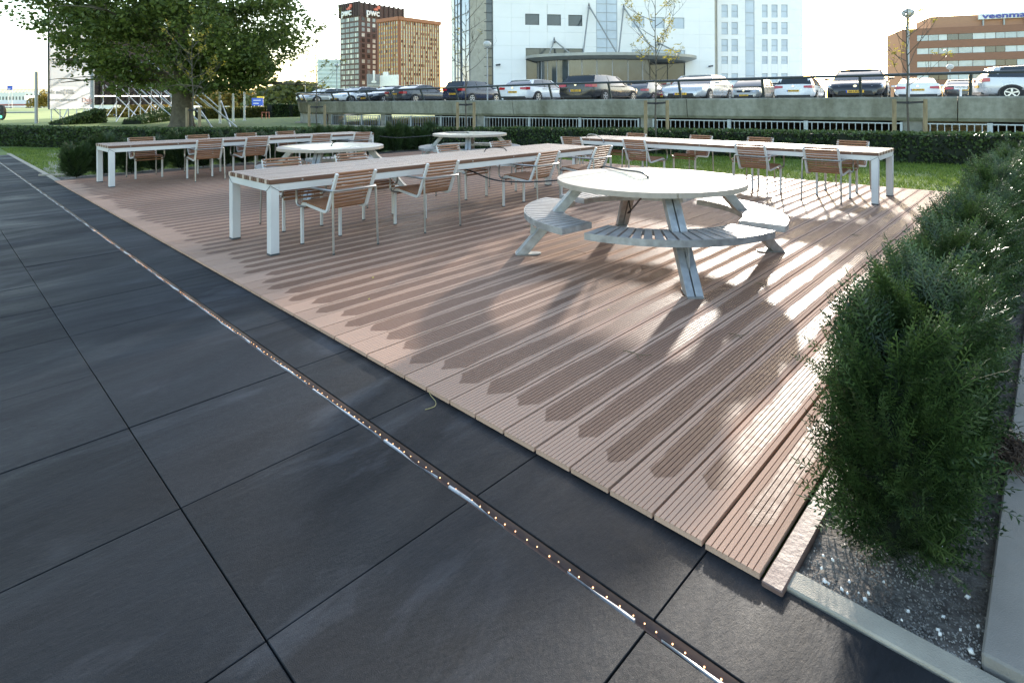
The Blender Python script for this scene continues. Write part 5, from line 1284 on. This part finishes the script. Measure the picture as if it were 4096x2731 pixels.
zf = onplane(1438, 68, p0, fc[1][2])[1]; zl = -1; zrow = np.linspace(zf, onplane(1438, 345, p0, fc[1][2])[1], 14)
rowd = zrow[0]-zrow[1]
for P_, w, _ in fc[:1]:
    for z in zrow:
        for k in range(4):
            for j in range(2): a = w*(.05+.235*k+.098*j); winlow(P_, a, z-rowd*.66, a+w*.085, z, mTW if rr.random() < .8 else mTW2, t)
P_, w, _ = fc[1]
for z in zrow:
    for k in range(8):
        a = w*(.05+.118*k); winlow(P_, a, z-rowd*.66, a+w*.062, z, rr.choice((mTW, mTWD, mTW2, mTWD, mTW2)), t)
zr0 = zf+rowd*.2
for P_, w, _ in fc:
    nr = 9 if w < 60 else 13
    for k in range(nr+1): a = w*k/nr; box_on(P_, a-.45, zr0, a+.45, zt+.5, -.3, .7, 'top_rib', mBRK2, t)
mWLET = M('white_letters', (.80, .80, .78), .5); mOLET = M('orange_mark', (.62, .16, .10), .5)
def wall_text(txt, P_, t0, z, size, mat, parent, depth=.4, flip=False, name='lettering', bold=0.0):
    me = text_mesh(txt, size, depth, mat, name, bold); o = link(name, me, parent)
    x = (P_(1, 0)-P_(0, 0))*(-1 if flip else 1); n = (P_(0, 0, 1)-P_(0, 0, 0)); p = P_(t0, z, depth+.75)
    o.matrix_local = Matrix(((x.x, 0, n.x, p.x), (x.y, 0, n.y, p.y), (0, 1, 0, p.z), (0, 0, 0, 1))); return o
zpx = lambda y: onplane(1438, y, p0, fc[1][2])[1]
for P_, w, flip, f0 in ((fc[0][0], fc[0][1], True, .58), (fc[1][0], fc[1][1], False, .27)):
    wall_text('pwc', P_, w*f0, zpx(46), 5.2, mWLET, t, .3, flip, bold=.12)
    s_ = -1 if flip else 1
    tt0 = w*f0+s_*2.6
    for k, (dx, dz, sw, sh_) in enumerate(((0, 2.2, 1.6, 1.5), (1.2, 3.3, 1.8, 1.7), (-1.4, 1.9, 1.1, 1.0))):
        a, b = sorted((tt0+s_*dx-sw/2, tt0+s_*dx+sw/2)); box_on(P_, a, zpx(46)+dz-sh_/2, b, zpx(46)+dz+sh_/2, .72, 1.2+.1*k, 'logo_block', mOLET, t)
mORB = M('orange_brick', (.36, .155, .09), .85, 0, .12, .5, world=True); mYEL = M('yellow_spandrel', (.62, .46, .18), .7, 0, .1, 1, world=True); mYSUNLIT = M('sunlit_spandrel', (.78, .70, .45), .6, 0, .1, 1, world=True)  # last one: paler copy with sunlight put into the right face's colour
t, fc, zt, p0 = tower_faces('yellow_tower', 'tall orange-framed office tower with yellow panels and a sunny pale side', 1596, 280, 1512, 1760, 52, 42, 70, mORB)
zp = lambda y: onplane(1596, y, p0, fc[1][2])[1]
z1_, z0_ = zp(84), zp(345); nfl = 14
for fi, (P_, w, _) in enumerate(fc):
    nc = 8 if fi == 0 else 16; rowd = (z1_-z0_)/nfl
    for k in range(nc):
        a, b = w*(.03+.94*k/nc)+.35, w*(.03+.94*(k+1)/nc)-.35
        box_on(P_, a, z0_, b, z1_, -.3, .05, 'spandrel_strip', mYEL if fi == 0 else mYSUNLIT, t)
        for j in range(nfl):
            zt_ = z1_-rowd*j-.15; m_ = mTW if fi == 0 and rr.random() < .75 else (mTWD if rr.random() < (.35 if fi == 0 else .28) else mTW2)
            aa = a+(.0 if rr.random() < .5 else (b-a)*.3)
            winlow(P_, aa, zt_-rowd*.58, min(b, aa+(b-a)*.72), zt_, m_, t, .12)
    for k in range(nc+1):
        a = w*(.03+.94*k/nc); box_on(P_, a-.28, z0_-12, a+.28, z1_+.3, -.2, .42, 'pilaster', mORB, t)
    box_on(P_, -.2, z1_+.3, w+.2, zt+.3, -.3, .9, 'cornice', mORB, t)
# pale glass office far left of the towers
mPG = M('pale_curtain_wall', (.52, .60, .62), .3, 0, .1, .2, world=True); mPG2 = M('pale_curtain_stripe', (.36, .44, .46), .2, 0, .2, .2, world=True)
t, fc, zt, p0 = tower_faces('glass_office', 'pale blue-green glass office block far behind the rounded parking end', 1272, 420, 1268, 1366, 60, 74, 237, mPG)
P_, w, _ = fc[1]; 
for k in range(11):
    z = zt-1.2-(zt+1)/11.5*k; box_on(P_, 0.5, z-1.6, w-.5, z, -.2, .15, 'window_band', mPG2, t)
# billboards of the tower project on the roof line
mGREYB = M('grey_billboard', (.22, .235, .25), .6); 
def board(px0, px1, py0, py1, d0, d1, mat, name, label, txt=None, tm=None, ts=1.0, cat='billboard'):
    a, b = atd(px0, py1, d0), atd(px1, py1, d1); zt_ = atd(px0, py0, d0).z; v = Vector((b.x-a.x, b.y-a.y, 0)); w = v.length; v.normalize(); nn = Vector((v.y, -v.x, 0)); nn = nn if nn.dot(-a) > 0 else -nn
    t = thing(name, label, cat, (a.x, a.y, a.z)); q = lambda tt, z, o=0.0: v*tt+nn*o+Vector((0, 0, z)); h = zt_-a.z
    box_on(q, 0, 0, w, h, -.3, 0, 'panel', mat, t)
    for k in (.15, .85): MB().bar(q(w*k, -a.z-.2+ (1.297 if a.z > 5 else 0), -.2), q(w*k, 0, -.2), .3, .3).build('post', mPOLE, t)
    return t, q, w, h
t, q, w, h = board(1471, 1519, 297, 350, 110, 112, mGREYB, 'project_billboard', 'grey billboard with tower drawing and white GEMINITOREN.NL lettering')
wall_text('GEMINITOREN.NL', q, w*.52, h*.16, .36, mWLET, t, .01).location = q(w*.52, h*.16, .05)
MB().loft([[q(w*.42, h*.38, .02), q(w*.42, h*1.28, .02), q(w*.54, h*1.28, .02), q(w*.54, h*.38, .02)], [q(w*.42, h*.38, .2), q(w*.42, h*1.28, .2), q(w*.54, h*1.28, .2), q(w*.54, h*.38, .2)]], close=True).build('tower_drawing', mWLET, t)
ell = MB(); ell.prism([(w*.50+w*.22*math.cos(a), h*.42+h*.10*math.sin(a)) for a in np.linspace(0, 6.28, 20)[:-1]], .02, .06, lambda a, b, c_: q(a, b, c_)); ell.build('drawing_base', mWLET, t)
t, q, w, h = board(1520, 1591, 303, 352, 112, 109, mWSIGN, 'white_billboard', 'blank white billboard panel beside the grey tower billboard')
box_on(q, w*.18, h, w*.42, h*1.28, -.3, 0, 'panel_extension', mWSIGN, t)

# ------------------------------------------------------------------ brick office with the big sign, right
mRBR = M('red_brick', (.27, .135, .09), .85, 0, .14, 1.2, world=True, stretch=(1, 1, 8))
mRBR2 = M('orange_brick_light', (.40, .22, .14), .85, 0, .12, 1.2, world=True, stretch=(1, 1, 8))
mWB = M('ribbon_glass', (.26, .31, .36), .08, 0, .4, .3, spec=.9, rvar=0); mWD = M('ribbon_glass_dark', (.03, .035, .045), .08, 0, .3, .3, spec=.8, rvar=0); mWP = M('white_blind_panel', (.62, .63, .62), .6, 0, .08, 1)
VP0 = (ray(3609, 300)[0]*152, 152.0); VD = (.93, -.367); von = lambda x, y: onplane(x, y, VP0, VD)
vb = thing('brick_office', 'red brick office with white window bands and the big blue veenman sign on its roof', 'building')
vo = W(*VP0); vdv = W(*VD).normalized(); vnv = Vector((vdv.y, -vdv.x, 0)); vnv = vnv if vnv.dot(-vo) > 0 else -vnv
PV = lambda tt, z, o=0.0: Vector((vo.x, vo.y, 0))+vdv*tt+vnv*o+Vector((0, 0, z))
VW = 70.0; vz = von(3640, 117)[1]
bands = [von(3700, (y0+y1)/2)[1] for y0, y1 in ((146, 160), (199, 213), (250, 267), (303, 316))]
bandh = 1.6; pr = [vz]+[v for b in bands for v in (b+bandh/2, b-bandh/2)]+[-2]
box_on(PV, 0, -2, VW, vz-.1, -16, -.35, 'core_wall', mRBR, vb)
for k in range(0, len(pr), 2): box_on(PV, 0, pr[k+1], VW, pr[k], -.34, 0, 'brick_band', mRBR, vb)
t_s = von(3668, 200)[0]
for b in bands:
    box_on(PV, 0, b-bandh/2, t_s, b+bandh/2, -.34, -.01, 'brick_pier', mRBR, vb)
    x = t_s; i = 0
    while x < VW-2:
        w_ = (2.6, 2.2, 1.9, 2.4, 3.0)[i % 5]; m_ = (mWB, mWP, mWD, mWB, mWB, mWP, mWD, mWP, mWB)[(i*4+int(b)) % 9]
        f_ = box_on(PV, x+.06, b-bandh/2+.06, x+w_-.06, b+bandh/2-.06, -.33, -.16, 'window', m_, vb); x += w_; i += 1
tp0, tp1 = von(3728, 80)[0], VW; ztp = von(3740, 66)[1]
box_on(PV, tp0, vz-.05, tp1, ztp, -14, -1.2, 'roof_storey', mRBR2, vb)
sx0 = von(3914, 70)[0]; zs0, zs1 = von(3914, 79)[1], von(3914, 56)[1]
sgn = box_on(PV, sx0, zs0, sx0+22, zs1, -.4, 0, 'roof_sign', mWSIGN, vb)
mNAVYL = M('navy_letters', (.06, .07, .32), .5)
me = text_mesh('veenman', (zs1-zs0)*1.28, .06, mNAVYL, 'sign_lettering', .05); xs_ = [v.co.x for v in me.vertices]; wtx = max(xs_)-min(xs_)
o = link('sign_lettering', me, sgn); p = PV(sx0+.8+wtx*.75, (zs0+zs1)/2, .08); o.matrix_local = Matrix(((vdv.x*1.5, 0, vnv.x, p.x), (vdv.y*1.5, 0, vnv.y, p.y), (0, 1, 0, p.z), (0, 0, 0, 1)))
for k in range(5): box_on(PV, sx0+1+k*4.3, vz-.05, sx0+1.3+k*4.3, zs0+.3, -.9, -.45, 'sign_post', mPOLE, vb)

# ------------------------------------------------------------------ big billboard on scaffold poles, left
mBILL = M('billboard_print', (.66, .68, .70), .6, 0, .04, .12)
mBILLB = M('billboard_backing', (.012, .013, .015), .9, spec=.03)
mGLET = M('grey_print', (.38, .40, .41), .6); mPLET = M('pink_print', (.55, .33, .32), .6)
ba, bb, bc = atd(196, 430, 34), atd(373, 432, 37), atd(700, 420, 47)
for v in (ba, bb, bc): v.z = 0
zb0, zb1 = atd(373, 430, 37).z, atd(300, 20, 35.5).z
bl = thing('scaffold_billboard', 'tall white advertising billboard on scaffold legs with grey and pink lettering', 'billboard', ba)
v1 = (bb-ba); w1 = v1.length; v1.normalize(); n1_ = Vector((v1.y, -v1.x, 0)); n1_ = n1_ if n1_.dot(-ba) > 0 else -n1_
q = lambda tt, z, o=0.0: v1*tt+n1_*o+Vector((0, 0, z))
box_on(q, 0, zb0, w1, zb1, -.08, 0, 'print_panel', mBILL, bl)
mPHOTO = M('faint_photo_print', (.46, .50, .54), .6, 0, .2, .35, stretch=(1, 1, .5))
zz = atd(373, 350, 37).z
box_on(q, w1*.03, zz, w1*.97, zb1-.1, 0.002, .006, 'photo_print', mPHOTO, bl)
for txt, fx, py, sz, m_ in (('de mik', .17, 370, .34, mGLET), ('KUIJS', .46, 364, .20, mGLET), ('REINDER', .46, 373, .14, mGLET), ('010 4533 200', .17, 401, .17, mGLET), ('010 4711 040', .47, 401, .17, mGLET), ('Deka', .88, 401, .42, mPLET), ('Immobilien', .88, 414, .11, mPLET)):
    z = atd(280, py, 35.5).z; o = link('lettering', text_mesh(txt, sz, .004, m_, 'lettering', .004), bl); p = q(w1*fx, z, .012); o.matrix_local = Matrix(((v1.x, 0, n1_.x, p.x), (v1.y, 0, n1_.y, p.y), (0, 1, 0, p.z), (0, 0, 0, 1)))
mb = MB(); mb.prism([(w1*.34+.07*math.cos(a), .22*math.sin(a)) for a in np.linspace(0, 6.28, 16)[:-1]], .008, .014, lambda a, b, c_: q(a, atd(280, 370, 35.5).z+b, c_)); mb.build('logo_oval', mGLET, bl)
mSCAF = M('scaffold_tube', (.55, .57, .58), .4, .6, .15, 6)
for k in range(6): x = w1*(.08+.185*k); MB().tube([q(x, -.1, -.1), q(x, zb0+.3, -.1)], .035, 6).build('scaffold_leg', mSCAF, bl)
MB().tube([q(0, zb0-.04, -.02), q(w1, zb0-.04, -.02)], .05, 6).build('scaffold_rail', mSCAF, bl)
MB().tube([q(0, zb0-.1, .0), q(0, zb1, .0)], .04, 6).build('scaffold_rail', mBILLB, bl); MB().tube([q(w1, -.1, .0), q(w1, zb1, .0)], .07, 6).build('scaffold_rail', mSCAF, bl)
for x0, x1 in ((.25, .5), (.55, .05), (.75, .95), (.6, .92)): MB().tube([q(w1*x0, -.1, -.15), q(w1*x1, zb0+.2, -.15)], .03, 6).build('scaffold_brace', mSCAF, bl)
b2 = thing('billboard_back', 'black rear side of a second billboard propped by slanting scaffold poles', 'billboard', bb)
v2 = (bc-bb); w2 = v2.length; v2.normalize(); n2_ = Vector((v2.y, -v2.x, 0)); n2_ = n2_ if n2_.dot(-bb) > 0 else -n2_
q2 = lambda tt, z, o=0.0: v2*tt+n2_*o+Vector((0, 0, z))
zk = atd(373, 421, 37).z
box_on(q2, .05, zk, w2, zb1-.3, -.1, 0, 'backing', mBILLB, b2)
MB().tube([q2(0, atd(373, 385, 37).z, .06), q2(w2, atd(373, 385, 37).z+.1, .06)], .045, 6).build('scaffold_rail', mSCAF, b2)
for k in range(7):
    x = w2*(.08+.14*k); MB().tube([q2(x, -.1, .1), q2(x, zk+1.6, .1)], .035, 6).build('scaffold_leg', mSCAF, b2)
    MB().tube([q2(x-.3, 4.6, .12), q2(x+1.0, -.08, 4.6)], .045, 6).build('scaffold_prop', mSCAF, b2)
    MB().tube([q2(x+.2, 2.6, .12), q2(x-1.6, -.08, 3.8)], .035, 6).build('scaffold_prop', mSCAF, b2)
    MB().tube([q2(x, 1.5, .14), q2(x-1.9, -.08, .25)], .03, 6).build('scaffold_brace', mSCAF, b2)

# ------------------------------------------------------------------ far left: offices, lights, signs, poles
mOFF = M('pale_office_wall', (.74, .72, .68), .7, 0, .05, .2); mOFFW = M('office_window_dark', (.07, .08, .09), .3)
def lowoffice(px0, px1, ytop, d, label, nwin, rows_, mat=mOFF):
    a = atd(px0, 430, d); b = atd(px1, 430, d); zt_ = atd(px0, ytop, d).z; v = Vector((b.x-a.x, b.y-a.y, 0)); w = v.length; v.normalize(); nn = -W(0, 1)
    t = thing('low_office', label, 'building', (a.x, a.y, 0)); q = lambda tt, z, o=0.0: v*tt+nn*o+Vector((0, 0, z))
    box_on(q, 0, -.2, w, zt_, -12, 0, 'wall', mat, t)
    for r_ in range(rows_):
        for k in range(nwin):
            x = w*(k+.25)/nwin; z = zt_-(zt_-1.2)*(r_+.62)/rows_; box_on(q, x, z-.9, x+w*.42/nwin, z+.9, -.2, .05, 'window', mOFFW, t)
    return t, q, w, zt_
lowoffice(-60, 100, 383, 300, 'pale low office with two rows of small dark windows beside the motorway', 12, 2)
lowoffice(100, 190, 366, 330, 'pale office with dark glazed bays behind the golden bush', 5, 2)
t, q, w, zt_ = lowoffice(-40, 200, 370, 360, 'long white office roofed by an open lattice truss', 14, 1)
for k in range(16): MB().bar(q(w*k/16, zt_, 0), q(w*(k+.5)/16, zt_+1.6, 0), .25, .25).bar(q(w*(k+.5)/16, zt_+1.6, 0), q(w*(k+1)/16, zt_, 0), .25, .25).build('truss_brace', mPOLE, t)
MB().bar(q(0, zt_+1.6, 0), q(w, zt_+1.6, 0), .3, .3).build('truss_chord', mPOLE, t)
lowoffice(520, 640, 395, 240, 'pale low building glimpsed beyond the scaffold', 8, 1)
lowoffice(840, 1010, 392, 300, 'faint pale offices beyond the access road', 10, 2)
lowoffice(1120, 1190, 368, 330, 'small blue-grey block rising over the thicket', 4, 2, mPG)
mBSIGN = M('blue_sign', (.03, .09, .50), .5); mYSIGN = M('yellow_sign', (.75, .50, .03), .5)
def post_sign(px, py, d, wpx, hpx, mat, label, base=-.1, lines=2):
    p = atd(px, py, d); t = thing('road_sign', label, 'sign', (p.x, p.y, base), TH)
    w, h_ = wpx/F*d, hpx/F*d; z = p.z-base
    MB().box(-w/2, w/2, -.04, .04, z-h_/2, z+h_/2).build('sign_panel', mat, t)
    for k in (-.3, .3): MB().box(w*k-.06, w*k+.06, .05, .17, 0, z).build('post', mPOLE, t)
    for k in range(lines): MB().box(-w*.36, w*(.1+.2*(k % 2)), -.05, -.041, z-h_*.25+h_*.4*k, z-h_*.25+h_*.4*k+h_*.09).build('sign_line', mWSIGN, t)
    return t
post_sign(676, 447, 70, 28, 16, mBSIGN, 'blue road sign low behind the plane tree trunk')
post_sign(1030, 408, 120, 45, 30, mBSIGN, 'blue motorway direction sign at the access road')
post_sign(1042, 390, 124, 28, 8, mYSIGN, 'narrow yellow sign above the blue motorway sign', lines=0)
post_sign(908, 432, 110, 18, 14, mWSIGN, 'white roadside panel by the access road', lines=0)
post_sign(462, 455, 64, 22, 14, mBSIGN, 'small blue sign under the black billboard', lines=1)
t = post_sign(40, 352, 200, 22, 18, mBSIGN, 'tall blue sign in front of the pale low office', lines=1)
mLENS = emit('green_signal', (.1, .9, .4), .6)
def signal(px, py, d, label, arm_to=None, z0=-.1):
    p = atd(px, py, d); t = thing('traffic_light', label, 'traffic light', (p.x, p.y, 0), TH); z = p.z; s = .42
    MB().prism([(s*math.cos(a)*.62, s*math.sin(a)*1.15) for a in np.linspace(0, 6.28, 18)[:-1]], -.06, .06, lambda a, b, c_: (a, c_, z+b)).build('backing', mBLACK, t)
    for k in (-1, 0, 1): MB().lathe([(.09, 0), (.09, .03), (.02, .04)], 10).build('lens', mLENS if k == -1 else mFRAME, t).matrix_local = Matrix.Translation((0, -.06, z+.27*k)) @ Matrix.Rotation(R(90), 4, 'X')
    if arm_to:
        x = (arm_to-px)/F*d; MB().tube([(0, .1, z), (x, .1, z)], .05, 6).build('arm', mPOLE, t); MB().tube([(x, .1, -.1), (x, .1, z+(2.6 if arm_to == 140 else .2))], .09, 8).build('mast', mPOLE, t)
    else: MB().tube([(0, .1, -.1), (0, .1, z)], .06, 6).build('mast', mPOLE, t)
signal(6, 451, 36, 'black traffic light on a long horizontal arm at the meadow', 140)
signal(845, 435, 95, 'traffic light standing left of the access road')
signal(983, 433, 95, 'traffic light hanging beside the white flagpoles', 1072)
signal(1149, 429, 90, 'left traffic light of the pair before the green thicket', 1190)
signal(1174, 429, 92, 'right traffic light of the pair before the green thicket')
# white poles on the rear lawn
mWPOLE = M('white_pole', (.72, .72, .71), .45)
for px_, yb, d in ((880, 502, 33.5), (933, 494, 37), (978, 488, 40)):
    p = gp(px_, yb, .1); b = atd(px_, 500, d); t = thing('flagpole', {880: 'white flagpole nearest the scaffold foot on the rear lawn', 933: 'white flagpole in the middle of three on the rear lawn', 978: 'white flagpole nearest the small red frame on the rear lawn'}[px_], 'pole', (b.x, b.y, .08), group='white flagpoles on the rear lawn')
    MB().tube([(0, 0, 0), (0, 0, 7.5)], [.075, .045], 10).build('shaft', mWPOLE, t, smooth=True); MB().lathe([(.16, 0), (.16, .05), (.07, .07)], 12).build('base', mGALV, t)
mREDF = M('red_frame', (.38, .12, .08), .6)
p = atd(1062, 470, 44); t = thing('red_frame', 'small rust-red frame standing at the far lawn edge', 'frame', (p.x, p.y, .05), TH)
for x in (-.28, .05, .28): MB().box(x-.03, x+.03, -.03, .03, 0, .55).build('upright', mREDF, t)
MB().box(-.3, .3, -.03, .03, .55, .61).build('top_bar', mREDF, t)
for (x0, y0), (x1, y1), d in (((815, 402), (960, 512), 30), ((883, 402), (925, 490), 31), ((800, 440), (855, 515), 30)):
    a, b = atd(x0, y0, d+3), atd(x1, y1, d-1); b.z = -.02; t = thing('ground_anchor_pole', {815: 'long grey anchor pole slanting down to the rear lawn beside the flagpoles', 883: 'steep grey pole leaning between the first two flagpoles', 800: 'short grey pole slanting from behind the plane tree'}[x0], 'pole', (b.x, b.y, 0)); MB().tube([a-Vector((b.x, b.y, 0)), (0, 0, b.z)], .045, 6).build('shaft', mSCAF, t)
    MB().box(-.12, .12, -.12, .12, -.06, .0).build('foot', mSCAF, t)
# motorway rail and truck
gr = thing('guard_rail', 'pale guard rail along the far motorway', 'guard rail')
MB().bar(W(-260, 234, .45), W(-60, 234, .45), .1, .5).build('rail', mWSIGN, gr)
for k in range(40): MB().bar(W(-260+200*k/39, 234.2, -.14), W(-260+200*k/39, 234.2, .4), .15, .15).build('post', mPOLE, gr)
mTRK = M('truck_white', (.74, .74, .75), .5); p = atd(90, 420, 245)
tk = thing('lorry', 'white lorry with red cab driving on the far motorway', 'lorry', (p.x, p.y, -.1), TH); tk.scale = (1.127, 1.127, .885)
MB().box(-8, 4.5, -1.2, 1.2, 1.0, 3.9).build('trailer', mTRK, tk); MB().box(-7.9, 4.4, -1.22, -1.205, 1.1, 1.9).build('side_stripe', mREDF, tk); MB().box(5.0, 7.2, -1.15, 1.15, .6, 3.2).build('cab', mREDF, tk)
for x in (-6.5, -5.2, 2.5, 6.0): MB().tube([(x, -1.2, .5), (x, 1.2, .5)], .5, 12).build('wheel', mTYRE, tk)
# bridge behind scaffold
br = thing('road_bridge', 'low white road bridge seen beyond the scaffold poles', 'bridge')
MB().bar(atd(405, 432, 100), atd(760, 432, 118), 6, .9).build('span', mOFF, br)
for x in (470, 560, 650): q_ = atd(x, 440, 105); MB().tube([(q_.x, q_.y, -.1), (q_.x, q_.y, q_.z)], .5, 8).build('pier', mCONC, br)
